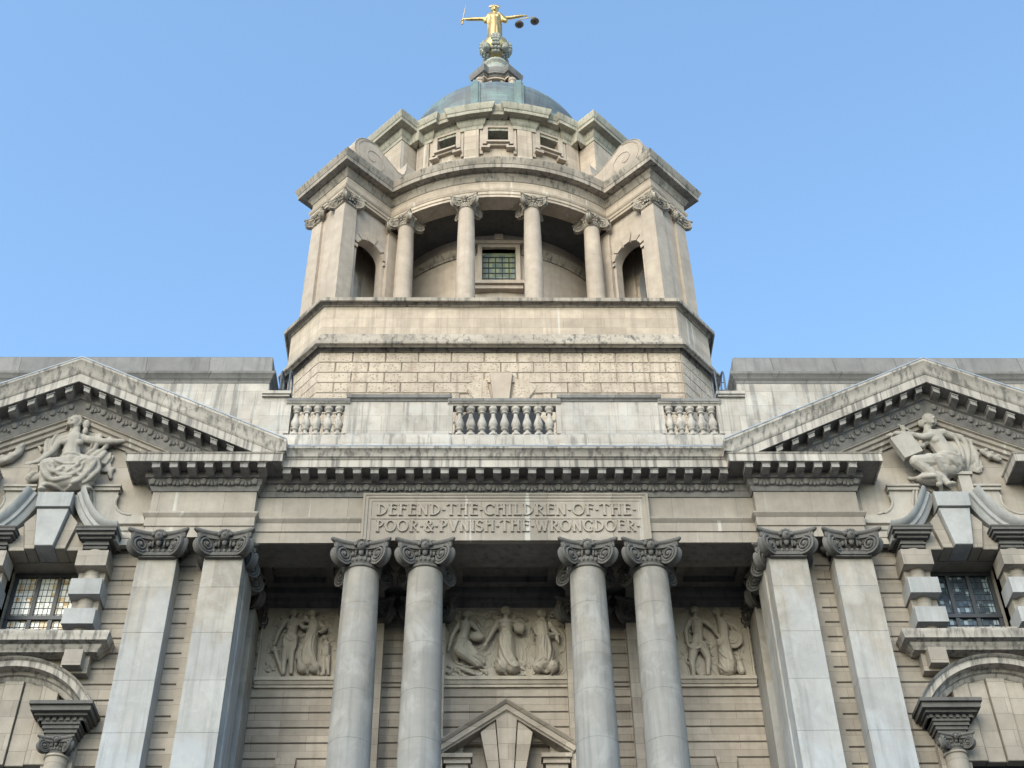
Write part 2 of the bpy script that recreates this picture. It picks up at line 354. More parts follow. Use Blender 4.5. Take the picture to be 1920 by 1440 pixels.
# ---------------------------------------------------------------- Ionic capital (neck at z = 0, abacus top at z = .62)
def capital_mesh(name, mat, r=.405, square=False, a=.72):
    b = MB()
    if square:
        b.box(-r, r, -r, r, -.02, .12); b.box(-r - .03, r + .03, -r - .03, r + .03, .02, .06); b.box(-r + .08, r - .08, -r + .08, r - .08, .12, .46)
    else:
        b.lathe([(r, -.02), (r, .0), (r + .035, .015), (r + .045, .04), (r + .035, .065), (r, .08), (r + .01, .12), (r + .03, .14), (r + .045, .20), (r + .02, .28), (r - .04, .34), (r - .02, .5)], seg=32)
    for k in range(28):            # egg moulding
        t = 2 * math.pi * k / 28
        if square:
            q = (k % 7 - 3) / 3.5 * r; e = [(q, -r + .04), (r - .04, q), (q, r - .04), (-r + .04, q)][k // 7]
            b.ell((e[0], e[1], .17), (.045, .045, .055), nu=6, nv=5)
        else: b.ell(((r + .035) * math.cos(t), (r + .035) * math.sin(t), .195), (.035, .035, .06), nu=6, nv=5)
    # abacus with concave sides and clipped horns
    n = 8; out = []
    for s in range(4):
        for i in range(n + 1):
            t = -1 + 2 * i / n
            x = t * (a - .05); y = -(a * .74 + (a * .24) * abs(t) ** 2.0)
            c_, s_ = [(1, 0), (0, 1), (-1, 0), (0, -1)][s]
            out.append((x * c_ - y * s_, x * s_ + y * c_))
    rings = [(.88, .43), (.90, .50), (.90, .515), (.97, .535), (1.0, .56), (1.0, .60), (.97, .62)]
    L = len(out); vs = []; fs = []
    for q, z in rings: vs += [(x * q, y * q, z + .02 * ((abs(x * y)) / (a * a)) ) for x, y in out]
    for j in range(len(rings) - 1):
        fs += [(j * L + i, j * L + (i + 1) % L, (j + 1) * L + (i + 1) % L, (j + 1) * L + i) for i in range(L)]
    fs += [tuple(range(L)), tuple((len(rings) - 1) * L + i for i in range(L))]
    b.add(vs, fs)
    # four diagonal volutes
    R = .255; zc = .265; dc = a * .645
    for s in range(4):
        t = math.pi / 4 + s * math.pi / 2
        d = Vector((math.cos(t), math.sin(t), 0)); nn = Vector((-math.sin(t), math.cos(t), 0)); c = d * dc * 1.414 * .98; c.z = zc
        rot = Matrix((d, Vector((0, 0, 1)), nn)).transposed()
        vs, fs = [], []
        sg = 26
        prof = [(.02, -.07), (.08, -.065), (R - .06, -.055), (R - .05, -.10), (R, -.10), (R + .005, -.07), (R - .025, 0), (R + .005, .07), (R, .10), (R - .05, .10), (R - .06, .055), (.08, .065), (.02, .07)]
        for pr, h in prof:
            for i in range(sg):
                q = 2 * math.pi * i / sg; vs.append(c + rot @ Vector((pr * math.cos(q), pr * math.sin(q), h)))
        for j in range(len(prof) - 1): fs += [(j * sg + i, j * sg + (i + 1) % sg, (j + 1) * sg + (i + 1) % sg, (j + 1) * sg + i) for i in range(sg)]
        b.add(vs, fs)
        # the scroll runs up under the horn of the abacus
        w1 = [c + rot @ Vector((x_, z_, h)) for h in (-.06, .06) for x_, z_ in ((-R * .55, R * .5), (R * .62, R * .55), (.20, .29), (-R * .1, .29))]
        b.add(w1, [(0, 1, 2, 3), (4, 5, 6, 7), (0, 1, 5, 4), (1, 2, 6, 5), (2, 3, 7, 6), (3, 0, 4, 7)])
        for sd in (-1, 1):      # raised spiral on both cheeks, and an eye
            pts = []; tot = 2.0; sg_ = 1
            for i in range(44):
                u = i / 43; q = math.pi / 2 + .5 + u * tot * 2 * math.pi; rr = (R - .055) * (1 - u) ** .8 + .03 * u
                pts.append(c + rot @ Vector((rr * math.cos(q), rr * math.sin(q), sd * (.078 + .045 * (1 - rr / R)))))
            b.tube(pts, [.032 * (1 - .4 * i / 43) for i in range(44)], 6)
            b.ell(c + rot @ Vector((0, 0, sd * .105)), (.055, .055, .06), nu=8, nv=6)
            e0 = c + rot @ Vector((-R * .55, R * .72, sd * .07)); e1 = Vector((d.x, d.y, 0)) * (r * .75) - nn * (-sd) * r * .62 + Vector((0, 0, .44))
            b.cap(e0, e1, .045, .05, 8)
            b.ell(e0 * .6 + e1 * .4 - Vector((0, 0, .10)), (.05, .05, .075), nu=7, nv=5)
        b.ell(d * a * 1.14 + Vector((0, 0, .46)), (.055, .055, .08), nu=7, nv=5)
    for s in range(4):          # shell and mask at the middle of each side
        t = s * math.pi / 2 - math.pi / 2; d = Vector((math.cos(t), math.sin(t), 0)); nn = Vector((-math.sin(t), math.cos(t), 0))
        o = d * (a * .70)
        for k in range(7):
            q = math.pi * (k / 6); b.ell(o + nn * .13 * math.cos(q) + d * .03 + Vector((0, 0, .53 + .11 * math.sin(q))), (.05, .05, .05), nu=7, nv=5)
        b.ell(o + d * .0 + Vector((0, 0, .50)), (.11, .11, .12), nu=10, nv=7); b.ell(o + d * .09 + Vector((0, 0, .50)), (.04, .04, .05), nu=7, nv=5)
        b.ell(o - d * .05 + Vector((0, 0, .36)), (.065, .065, .10), nu=8, nv=6)
        for sd in (-1, 1): b.ell(o - d * .07 + nn * .13 * sd + Vector((0, 0, .34)), (.03, .05, .11), nu=7, nv=5)
    return b.mesh(name, mat, smooth=40)
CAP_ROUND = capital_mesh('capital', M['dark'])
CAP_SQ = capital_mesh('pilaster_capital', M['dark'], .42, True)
CAP_TOWER = capital_mesh('tower_capital', M['tower_carved'] if 'tower_carved' in M else M['tower_cornice'])
CAP_TOWER_SQ = capital_mesh('tower_pilaster_capital', M['tower_cornice'], .42, True)

# ================================================================ the domed tower
YD = 39.7
tower = root('dome_tower', (0, YD, 0), 'pale stone tower with a ring of columns and a green copper dome behind the balustrade', 'tower')
def rot2(x, y, a): return x * math.cos(a) - y * math.sin(a), x * math.sin(a) + y * math.cos(a)
def octagon(W, c):          # plan, counter-clockwise from the front left corner
    X = W - .2
    return [(-c, -W), (c, -W), (X, -c), (X, c), (c, W), (-c, W), (-X, c), (-X, -c)]
OW, OC = 7.42, 5.86
Yl = YD - OW
zl_t, zl_b, zw_t = zr(557, Yl), zr(563.7, Yl), zr(575.6, Yl + .22)
zd, zc_b = zr(641, Yl), zr(660, Yl + .3)
zw_b = zr(627, Yl + .25)
z_base = 24.3
b = MB()
wall = octagon(OW - .24, OC - .1)
b.sweep(wall, [(0, zw_b - .05), (0, zw_t), (-6.5, zw_t), (-6.5, zw_b - .05)], closed=True)
part('octagon_wall', b, M['tower'], tower)
b = MB()
b.sweep(wall, [(-.1, zw_t - .02), (.04, zw_t), (.06, zw_t + .05), (.10, zw_t + .07), (.16, zw_t + .13), (.20, zl_b - .02), (.24, zl_b), (.24, zl_t - .02), (.20, zl_t + .01), (-6.8, zl_t + .05), (-6.8, zw_t)], closed=True)
part('octagon_cornice', b, M['tower_cornice'], tower)
b = MB()
b.sweep(wall, [(-.25, zc_b), (-.06, zc_b), (-.05, zc_b + .06), (-.02, zc_b + .08), (.03, zc_b + .2), (.12, zd - .13), (.17, zd - .09), (.24, zd - .07), (.25, zd), (.21, zd + .03), (.0, zw_b), (-.3, zw_b)], closed=True)
part('octagon_string_course', b, M['tower_cornice'], tower)
# vermiculated courses with a dark arched opening in the front
be = MB()
vw = octagon(OW - .36, OC - .12)
b = MB()
ph = (zr(664, Yl + .3) - zr(740, Yl + .3)) / 4
z = zc_b - .01; row = 0
arch_r, arch_z = 1.42, zr(752, Yl + .3) - 1.42
kz0, kz1 = zr(752, Yl + .2) - .06, zr(698, Yl + .2)
while z > z_base:
    z1, z0 = z, z - ph
    for e in range(8):
        p, q = Vector(vw[e]), Vector(vw[(e + 1) % 8]); L = (q - p).length; d = (q - p) / L; nn = Vector((d.y, -d.x))
        w0 = 1.02; n = max(1, round(L / w0)); off = (row % 2) * .5
        ed = [0.] + [L * (i + off) / n for i in range(0 if off else 1, n + (0 if not off else 0))] + [L]
        ed = sorted(set(round(t, 4) for t in ed))
        for i in range(len(ed) - 1):
            segs = [(ed[i], ed[i + 1])]
            if e == 0:           # leave room for the arch and its wedge stones
                mid = L / 2; zm = (z0 + z1) / 2
                hw = 0
                if z0 < arch_z + arch_r + 1.0:
                    if zm < arch_z + .05: hw = arch_r + .02
                    else:
                        rr = arch_r + .60; hh = max(0., zm - arch_z); hw = max(.82 if zm > kz0 and zm < kz1 - .45 else 0, math.sqrt(max(0, rr * rr - hh * hh)) if hh < rr else 0)
                ns = []
                for s0, s1 in segs:
                    a0, a1 = mid - hw, mid + hw
                    if hw == 0 or s1 <= a0 or s0 >= a1: ns.append((s0, s1)); continue
                    if s0 < a0 - .12: ns.append((s0, a0))
                    if s1 > a1 + .12: ns.append((a1, s1))
                segs = ns
            for s0, s1 in segs:
                if s1 - s0 < .06: continue
                bv, jt = .028, .004
                i0 = 0 if s0 == 0 else jt; i1 = 0 if s1 == L else jt
                A = [(s0 + i0, z0 + jt), (s1 - i1, z0 + jt), (s1 - i1, z1 - jt), (s0 + i0, z1 - jt)]
                B = [(s0 + (bv if i0 else 0) + i0, z0 + jt + bv), (s1 - (bv if i1 else 0) - i1, z0 + jt + bv), (s1 - (bv if i1 else 0) - i1, z1 - jt - bv * .4), (s0 + (bv if i0 else 0) + i0, z1 - jt - bv * .4)]
                tanc = math.tan(R_(22.5))
                def P3(s, o, zz):
                    ss = s + (-o * tanc if s == 0 else (o * tanc if s == L else 0))
                    u = p + d * ss + nn * o; return (u.x, u.y, zz)
                vs = [P3(s, -.012, zz) for s, zz in A] + [P3(s, 0, zz) for s, zz in A] + [P3(s, .04, zz) for s, zz in B]
                be.add(vs, [(0, 1, 5, 4), (1, 2, 6, 5), (2, 3, 7, 6), (3, 0, 4, 7), (4, 5, 9, 8), (5, 6, 10, 9), (6, 7, 11, 10), (7, 4, 8, 11)]); b.add(vs[8:], [(0, 1, 2, 3)])
    z -= ph; row += 1
# wedge stones round the arch
yv = -(OW - .36) - .04
for k in range(9):
    if k == 4: continue
    t0, t1 = math.pi * (k + .03) / 9, math.pi * (k + .97) / 9
    ro = arch_r + .62
    if k in (3, 5): ro = arch_r + 1.05
    pl = [(arch_r * math.cos(t0), arch_z + arch_r * math.sin(t0)), (ro * math.cos(t0), arch_z + ro * math.sin(t0)), (ro * math.cos(t1), arch_z + ro * math.sin(t1)), (arch_r * math.cos(t1), arch_z + arch_r * math.sin(t1))]
    b.prism(pl, yv - .01, yv + .5, .05)
vb = part('vermiculated_base', b, M['verm'], tower, smooth=None); part('block_edges', be, M['tower_plain'], vb, smooth=None)
b = MB(); fx = lambda x: x
b.prism([(-.36, kz1), (.36, kz1), (.22, kz0 - .12), (-.22, kz0 - .12)], yv - .13, yv + .4, .015)
part('keystone', b, M['tower_plain'], tower, smooth=None)
b = MB(); b.sweep(octagon(OW - .375, OC - .125), [(0, z_base), (0, zc_b), (-.1, zc_b), (-.1, z_base)], closed=True)
part('base_core', b, M['tower_plain'], tower, cut=())
b = MB(); b.box(-1.45, 1.45, -(OW - .36) - .03, -(OW - .36) + .02, z_base, arch_z); b.prism([(1.44 * math.cos(math.pi * i / 16), arch_z + 1.44 * math.sin(math.pi * i / 16)) for i in range(17)], -(OW - .36) - .03, -(OW - .36) + .02)
part('arched_opening', b, M['void'], tower)

# ring of columns
RC = 6.4; z_cb = zl_t + .03; CS = .74; z_cn = zr(368.6, YD - 6.66) - .62 * CS
colm = MB().lathe([(.44, 0), (.44, .12), (.40, .14), (.42, .2), (.40, .27), (.345, .3), (.335, .6), (.33, (z_cn - z_cb) * .4), (.31, (z_cn - z_cb) * .75), (.28, z_cn - z_cb)], seg=32).mesh('ring_column', M['tower_plain'])
for q in range(4):
    for a in (-31.9, -10.6, 10.6, 31.9):
        t = R_(a + 90 * q); x, y = rot2(0, -RC, t)
        o = put('column', colm, tower, (x, y, z_cb), t)
        put('capital', CAP_TOWER, o, (0, 0, z_cn - z_cb), 0, None, CS)
# inner drum
RI = 4.6; zi0, zi1 = zl_t, zr(425, YD - RI) 
z_ar = zr(368.6, YD - 6.66)
zm0, zm1 = zr(481, YD - RI - .03, 860), zr(466, YD - RI - .12, 860)
zm0 = zr(477, YD - RI)-.0; zm1 = zm0 + .42
b = MB()
ws0, ws1, ww = zr(536, YD - RI), zr(467, YD - RI), .62
aw = math.asin(ww / RI)
for q in range(4):
    c0 = -math.pi / 2 + q * math.pi / 2
    b.lathe([(RI, zi0), (RI, z_ar + .3)], a0=c0 + aw, a1=c0 + math.pi / 2 - aw, seg=28)
    for za, zb in ((zi0, ws0), (ws1, z_ar + .3)): b.lathe([(RI, za), (RI, zb)], a0=c0 - aw, a1=c0 + aw, seg=6)
    for sg in (-1, 1):
        p = (RI * math.cos(c0 + sg * aw), RI * math.sin(c0 + sg * aw)); k = (RI - .35) / RI
        b.add([(p[0], p[1], ws0), (p[0], p[1], ws1), (p[0] * k, p[1] * k, ws1), (p[0] * k, p[1] * k, ws0)], [(0, 1, 2, 3)])
    for zz in (ws0, ws1):
        a = [(r * math.cos(c0 + aw * (i / 3 - 1)), r * math.sin(c0 + aw * (i / 3 - 1)), zz) for r in (RI, RI - .35) for i in range(7)]
        b.add(a, [(i, i + 1, 8 + i, 7 + i) for i in range(6)])
part('inner_drum', b, M['tower_plain'], tower)
for q in range(4):
    b = MB()
    c0 = -math.pi / 2 + q * math.pi / 2
    g = aw + .05
    b.lathe([(RI - .05, zm0), (RI + .05, zm0), (RI + .06, zm0 + .1), (RI + .12, zm0 + .16), (RI + .18, zm0 + .3), (RI + .18, zm0 + .36), (RI - .05, zm0 + .4)], a0=c0 + g, a1=c0 + math.pi / 2 - g, seg=28)
    part('drum_moulding', b, M['tower_cornice'], tower); b = MB()
    b.lathe([(RI - .05, zi0), (RI + .08, zi0), (RI + .08, zi0 + .75), (RI + .14, zi0 + .8), (RI + .14, zi0 + .95), (RI - .05, zi0 + 1.05)], a0=c0 + g + .06, a1=c0 + math.pi / 2 - g - .06, seg=28)
    part('drum_plinth', b, M['tower_cornice'], tower)
for q in range(4):
    t = q * math.pi / 2
    b = MB(); yy = -RI
    for x0, x1, z0, z1 in ((-ww - .16, -ww, ws0 - .02, ws1 + .15), (ww, ww + .16, ws0 - .02, ws1 + .15), (-ww, ww, ws1, ws1 + .15)): b.box(x0, x1, yy - .1, yy + .25, z0, z1)
    b.box(-ww - .3, ww + .3, yy - .16, yy + .25, ws1 + .15, ws1 + .32); b.box(-.16, .16, yy - .2, yy, ws1 + .32, ws1 + .62)
    b.box(-ww - .32, ww + .32, yy - .30, yy + .25, ws0 - .16, ws0); b.box(-ww - .24, ww + .24, yy - .2, yy + .2, ws0 - .34, ws0 - .16)
    o = part('window', b, M['tower_plain'], tower, rz=t)
    b = MB()
    for i in range(6): x = -ww + 2 * ww * i / 5; b.box(x - .018 - (.02 if i in (0, 5) else 0), x + .018 + (.02 if i in (0, 5) else 0), yy + .17, yy + .24, ws0, ws1 - .25)
    for i in range(7): zz = ws0 + (ws1 - .25 - ws0) * i / 6; b.box(-ww, ww, yy + .175, yy + .235, zz - .018, zz + .018)
    part('glazing_bars', b, M['frame'], o)
    b = MB(); b.box(-ww, ww, yy + .2, yy + .21, ws0, ws1); part('pane', b, M['pane_green'], o)
# ceiling of the ring and its entablature with the four corner blocks
RA, BD, BH = 6.66, 8.75, .97
def ring_plan(R, D, H, n=20):
    pts = []
    for q in range(4):
        a0 = -math.pi / 2 + q * math.pi / 2                      # side facing out
        lim = math.pi / 4 - math.asin(H / R)
        for i in range(n + 1):
            t = a0 - lim + 2 * lim * i / n; pts.append((R * math.cos(t), R * math.sin(t)))
        dg = a0 + math.pi / 4; d = (math.cos(dg), math.sin(dg)); tn = (-d[1], d[0])
        for s in (-H, H): pts.append((d[0] * D + tn[0] * s, d[1] * D + tn[1] * s))
    return pts
rp = ring_plan(RA, BD, BH)
zf0, zf1 = zr(354.5, YD - RA), zr(340.3, YD - RA)
zdr = zr(313, YD - RA - .42); ztop = zr(293, YD - RA - .50)
b = MB()
b.sweep(rp, [(-.62, z_ar), (.0, z_ar), (.0, z_ar + .12), (.03, z_ar + .13), (.03, z_ar + .27), (.05, z_ar + .28), (.09, z_ar + .36), (.09, zf0), (.0, zf0 + .02), (.0, zf1 + .02), (-.62, zf1 + .02)], closed=True)
part('entablature', b, M['tower'], tower)
b = MB()
b.sweep(rp, [(-.62, zf1), (.02, zf1), (.05, zf1 + .04), (.07, zf1 + .12), (.13, zf1 + .2), (.15, zf1 + .22), (.15, zdr + .02), (.40, zdr + .015), (.42, zdr), (.42, zdr + .2), (.44, zdr + .21), (.46, zdr + .28), (.52, ztop - .12), (.53, ztop - .05), (.50, ztop), (-.62, ztop + .06)], closed=True)
part('ring_cornice', b, M['tower_cornice'], tower)
b = MB(); b.lathe([(RI - .2, z_ar + .25), (RA - .3, z_ar + .25), (RA - .3, z_ar + .4), (RI - .2, z_ar + .4)], seg=64, cap=False)
for k in range(8): x, y = rot2(0, -5.5, R_(45 * k + 22.5))
part('ring_ceiling', b, M['dark'], tower)  # overhead shade put into the ceiling's colour
# corner blocks: two pilasters outside, arched side walls
def arch_panel(mb, u0, u1, z0, z1, uc, hw, zs, f, w0, w1):
    """slab in (u, z) with a round arched hole; f(u, w, z) places it; w0, w1 are its two faces"""
    n = 12
    arc = [(uc - hw * math.cos(math.pi * i / n), zs + hw * math.sin(math.pi * i / n)) for i in range(n + 1)]
    hole = [(uc - hw, z0)] + arc + [(uc + hw, z0)]
    top = [(u0, z0), (u0, zs)] + [(u0 + (u1 - u0) * i / n, z1) for i in range(1, n)] + [(u1, zs), (u1, z0)]
    k = len(hole)
    for ww_ in (w0, w1):
        mb.add([f(u, ww_, zz) for u, zz in hole + top], [(i, i + 1, k + i + 1, k + i) for i in range(k - 1)])
        mb.add([f(u, ww_, zz) for u, zz in ((u0, zs), (u0, z1), (u0 + (u1 - u0) / n, z1))], [(0, 1, 2)])
        mb.add([f(u, ww_, zz) for u, zz in ((u1, zs), (u1, z1), (u1 - (u1 - u0) / n, z1))], [(0, 1, 2)])
    mb.add([f(u, w0, zz) for u, zz in hole] + [f(u, w1, zz) for u, zz in hole], [(i, i + 1, k + i + 1, k + i) for i in range(k - 1)])
    for u in (u0, u1): mb.add([f(u, w0, z0), f(u, w0, z1), f(u, w1, z1), f(u, w1, z0)], [(0, 1, 2, 3)])
bl = MB(); zsp = z_cb + (z_cn - z_cb) * .70
for s in (-1, 1):
    arch_panel(bl, 5.9, BD - .05, z_cb, z_ar + .02, 7.32, .60, zsp, lambda u, w, zz, s=s: (s * w, -u, zz), BH - .16, BH - .5)
    for k in range(5):          # wedge stones round the arch
        t0, t1 = math.pi * (.06 + .18 * k), math.pi * (.06 + .18 * k + .15)
        ro = .86 if k != 2 else 1.04
        pl = [(7.32 - r * math.cos(t), zsp + r * math.sin(t)) for r, t in ((.61, t0), (ro, t0), (ro, t1), (.61, t1))]
        vs = [(s * w, -u, zz) for w in (BH - .18, BH - .10) for u, zz in pl]
        bl.add(vs, [(0, 1, 2, 3), (4, 5, 6, 7), (0, 1, 5, 4), (1, 2, 6, 5), (2, 3, 7, 6), (3, 0, 4, 7)])
    for u0, u1 in ((6.3, 6.71), (7.93, 8.3)): bl.box(s * (BH - .5), s * (BH - .08), -u0, -u1, zsp - .14, zsp)
    bl.box(s * (BH - .5), s * (BH - .10), -6.8, -7.84, z_cb + .62, z_cb + .78)
bl.box(-BH + .16, BH - .16, -BD + .14, -BD + .44, z_cb, z_ar + .02); bl.box(-BH + .5, BH - .5, -6.1, -5.6, z_cb, z_ar + .02)
bl.box(-BH + .16, BH - .16, -BD + .14, -5.6, z_ar - .1, z_ar + .02)
blm = bl.mesh('corner_block', M['tower_plain'], smooth=35)
pm = MB(); h = z_cn - z_cb
pm.add([(x * k, y * k, zz) for k, zz in ((.31, 0), (.305, h * .5), (.275, h)) for x, y in ((-1, -1), (1, -1), (1, 1), (-1, 1))],
       [(0, 1, 2, 3)] + [(j * 4 + i, j * 4 + (i + 1) % 4, j * 4 + 4 + (i + 1) % 4, j * 4 + 4 + i) for j in range(2) for i in range(4)] + [(8, 9, 10, 11)])
pm.box(-.36, .36, -.36, .36, 0, .14); pm.box(-.34, .34, -.34, .34, .14, .24)
pmm = pm.mesh('corner_pilaster', M['tower_plain'], smooth=20)
for q in range(4):
    t = R_(45 + 90 * q)
    o = put('corner_block', blm, tower, (0, 0, 0), t)
    for x, y in ((-BH + .33, -BD + .33), (BH - .33, -BD + .33), (-BH + .31, -6.32), (BH - .31, -6.32)):
        X, Y = rot2(x, y, t)
        p = put('pilaster', pmm, tower, (X, Y, z_cb), t)
        put('capital', CAP_TOWER_SQ, p, (0, 0, h), 0, None, CS)
# scrolled buttress on each block
prof = []
zt = ztop + .06; zs_top = zr(262, YD - 5.75, 668) 
def scroll_outline():
    c = (7.75, zt + .92); r = .92; pts = [(c[0] + .0, zt)]
    for i in range(15):
        a = R_(-90 - 0 + 190 * i / 14); pts.append((c[0] + r * math.cos(a), c[1] + r * math.sin(a)))
    # sagging back towards the attic
    for u, zz in ((7.3, 1.60), (7.0, 1.46), (6.75, 1.33), (6.5, 1.22), (6.32, 1.22), (6.2, 1.36), (6.13, 1.7), (6.1, 2.1)): pts.append((u, zt + zz))
    pts += [(5.0, zt + 2.0), (5.0, zt)]
    return pts, c, r
sp, sc_, sr = scroll_outline()
bs = MB(); W_ = 1.10
bs.add([(s * W_, -u, zz) for s in (-1, 1) for u, zz in sp], [tuple(range(len(sp))), tuple(len(sp) + i for i in range(len(sp)))] + [(i, (i + 1) % len(sp), len(sp) + (i + 1) % len(sp), len(sp) + i) for i in range(len(sp))])
for s in (-1, 1):
    pts = []
    for i in range(50):
        u = i / 49; a = math.pi * .5 - u * 1.75 * 2 * math.pi; r = (sr - .06) * (1 - u) + .06 * u
        pts.append((s * (W_ + .01), -(sc_[0] + r * math.cos(a)), sc_[1] + r * math.sin(a)))
    bs.tube(pts, .014, 6)
    e = [(s * (W_ - .0), -u, zz) for u, zz in sp[1:-2]]; bs.tube(e, .022, 6)
bsm = bs.mesh('scroll_buttress', M['tower_plain'], smooth=40)
for q in range(4): put('scroll_buttress', bsm, tower, (0, 0, 0), R_(45 + 90 * q))

# attic storey
RT = 5.25; za0 = ztop
zad = zr(213, YD - RT - .45); zat = zr(197, YD - RT - .5); zaw = zad - .42
AD, AH = 6.1, .70
def attic_plan():
    pts = []
    for q in range(4):
        a0 = -math.pi / 2 + q * math.pi / 2; lim = math.pi / 4 - math.asin(AH / RT)
        seq = []
        for d in (-33.6, -11.2, 11.2, 33.6): seq += [(d - 4.6, 0), (d - 4.6, .13), (d, .13), (d + 4.6, .13), (d + 4.6, 0)]
        for d in (-26, -22.4, -18, -4, 0, 4, 18, 22.4, 26): seq.append((d, 0))
        seq.sort(key=lambda t: t[0])
        out = []
        for d, e in seq: out.append((d, e))
        # at a break the order of the two equal angles matters
        fixed = []
        for d in (-33.6, -11.2, 11.2, 33.6): fixed += [(d - 4.6, 0), (d - 4.59, .13), (d, .13), (d + 4.59, .13), (d + 4.6, 0)]
        fixed += [(d, 0) for d in (-26, -22.4, -18, -4, 0, 4, 18, 22.4, 26)]
        fixed.sort()
        for d, e in fixed:
            t = a0 + R_(d); pts.append(((RT + e) * math.cos(t), (RT + e) * math.sin(t)))
        dg = a0 + math.pi / 4; dd = (math.cos(dg), math.sin(dg)); tn = (-dd[1], dd[0])
        pts.append((dd[0] * math.sqrt(RT * RT - AH * AH) + tn[0] * -AH, dd[1] * math.sqrt(RT * RT - AH * AH) + tn[1] * -AH))
        for s_ in (-AH, AH): pts.append((dd[0] * AD + tn[0] * s_, dd[1] * AD + tn[1] * s_))
        pts.append((dd[0] * math.sqrt(RT * RT - AH * AH) + tn[0] * AH, dd[1] * math.sqrt(RT * RT - AH * AH) + tn[1] * AH))
    return pts
ap = attic_plan()
wz0, wz1, wx = zr(272, YD - RT), zr(242, YD - RT), .40
b = MB()
def ring_wall(mb, R, holes, z0, z1, dep, a_lo, a_hi):
    """curved wall between two angles with rectangular holes (angle, half width, zlo, zhi)"""
    cur = a_lo
    for ac, hw_, h0, h1 in sorted(holes):
        da = math.asin(hw_ / R)
        mb.lathe([(R, z0), (R, z1)], a0=cur, a1=ac - da, seg=8)
        mb.lathe([(R, z0), (R, h0)], a0=ac - da, a1=ac + da, seg=4); mb.lathe([(R, h1), (R, z1)], a0=ac - da, a1=ac + da, seg=4)
        for t in (ac - da, ac + da):
            c_, s_ = math.cos(t), math.sin(t); c0_, s0_ = math.cos(ac), math.sin(ac)
            mb.add([(R * c_, R * s_, h0), (R * c_, R * s_, h1), (R * c_ - dep * c0_, R * s_ - dep * s0_, h1), (R * c_ - dep * c0_, R * s_ - dep * s0_, h0)], [(0, 1, 2, 3)])
        for zz in (h0, h1): mb.lathe([(R, zz), (R - dep, zz)], a0=ac - da, a1=ac + da, seg=4)
        cur = ac + da
    mb.lathe([(R, z0), (R, z1)], a0=cur, a1=a_hi, seg=8)
for q in range(4):
    a0 = -math.pi / 2 + q * math.pi / 2; lim = math.pi / 4 - math.asin(AH / RT)
    ring_wall(b, RT, [(a0 + R_(d), wx, wz0, wz1) for d in (-22.4, 0, 22.4)], za0 - .3, zaw + .05, .5, a0 - lim, a0 + lim)
    for d in (-33.6, -11.2, 11.2, 33.6):        # flat piers between the windows
        bb = MB(); bb.box(-.29, .29, -RT - .14, -RT + .2, za0 - .3, zaw + .02)
        x_ = [rot2(v[0], v[1], a0 + math.pi / 2 + R_(d)) + (v[2],) for v in bb.v]; b.add(x_, bb.f)
    dg = a0 + math.pi / 4 + math.pi / 2
    bb = MB(); bb.box(-AH, AH, -AD, -4.6, za0 - .3, zaw + .03); b.add([rot2(v[0], v[1], dg) + (v[2],) for v in bb.v], bb.f)
part('attic_wall', b, M['tower'], tower, smooth=20)
b = MB()
b.sweep(ap, [(-.5, zaw - .12), (.03, zaw - .12), (.03, zaw + .08), (.08, zaw + .12), (.14, zaw + .26), (.16, zad + .0), (.42, zad - .01), (.44, zad - .02), (.44, zad + .16), (.47, zad + .18), (.55, zat - .1), (.55, zat - .02), (.5, zat), (-.6, zat + .05)], closed=True)
part('attic_cornice', b, M['cornice_green'], tower)
b = MB()                                           # stepped parapet stones above the cornice
for q in range(4):
    a0 = -math.pi / 2 + q * math.pi / 2
    for d, w_, hh in ((-22.4, .75, .03), (-11.2, .7, .08), (0, .62, .22), (11.2, .7, .08), (22.4, .75, .03)):
        bb = MB(); bb.box(-w_, w_, -RT - .40 - (.13 if abs(d) in (11.2, 33.6) else 0), -RT + .3, zat - .05, zat + hh)
        b.add([rot2(v[0], v[1], a0 + math.pi / 2 + R_(d)) + (v[2],) for v in bb.v], bb.f)
part('attic_parapet', b, M['cornice_green'], tower, smooth=None)
for q in range(4):
    for d in (-22.4, 0, 22.4):
        t = q * math.pi / 2 + R_(d)
        b = MB(); yy = -RT
        for x0, x1, z0, z1 in ((-wx - .2, -wx, wz0, wz1), (wx, wx + .2, wz0, wz1), (-wx - .2, wx + .2, wz1, wz1 + .2)):
            b.box(x0, x1, yy - .08, yy + .1, z0, z1); 
        for x0, x1, z0, z1 in ((-wx - .32, -wx - .2, wz0 - .6, wz1 + .32), (wx + .2, wx + .32, wz0 - .6, wz1 + .32), (-wx - .2, wx + .2, wz1 + .2, wz1 + .32)): b.box(x0, x1, yy - .05, yy + .1, z0, z1)
        b.box(-wx - .06, wx + .06, yy - .26, yy + .1, wz0 - .1, wz0); b.box(-wx - .02, wx + .02, yy - .15, yy + .1, wz0 - .2, wz0 - .1)
        for s in (-1, 1): b.box(s * (wx + .26), s * (wx - .08), yy - .22, yy + .1, wz0 - .40, wz0 - .3); b.box(s * (wx + .0), s * (wx - .08), yy - .2, yy + .1, wz0 - .3, wz0 - .2)
        o = part('attic_window', b, M['tower_plain'], tower, rz=t, smooth=None)
        b = MB()
        for x in (-wx + .03, -.14, .14, wx - .03): b.box(x - .02, x + .02, yy + .40, yy + .46, wz0, wz1)
        for zz in (wz0 + .03, wz0 + .34): b.box(-wx, wx, yy + .40, yy + .46, zz - .025, zz + .025)
        part('frame', b, M['frame'], o)
        b = MB(); b.box(-wx, wx, yy + .43, yy + .44, wz0, wz1); part('pane', b, M['pane_dark'], o)
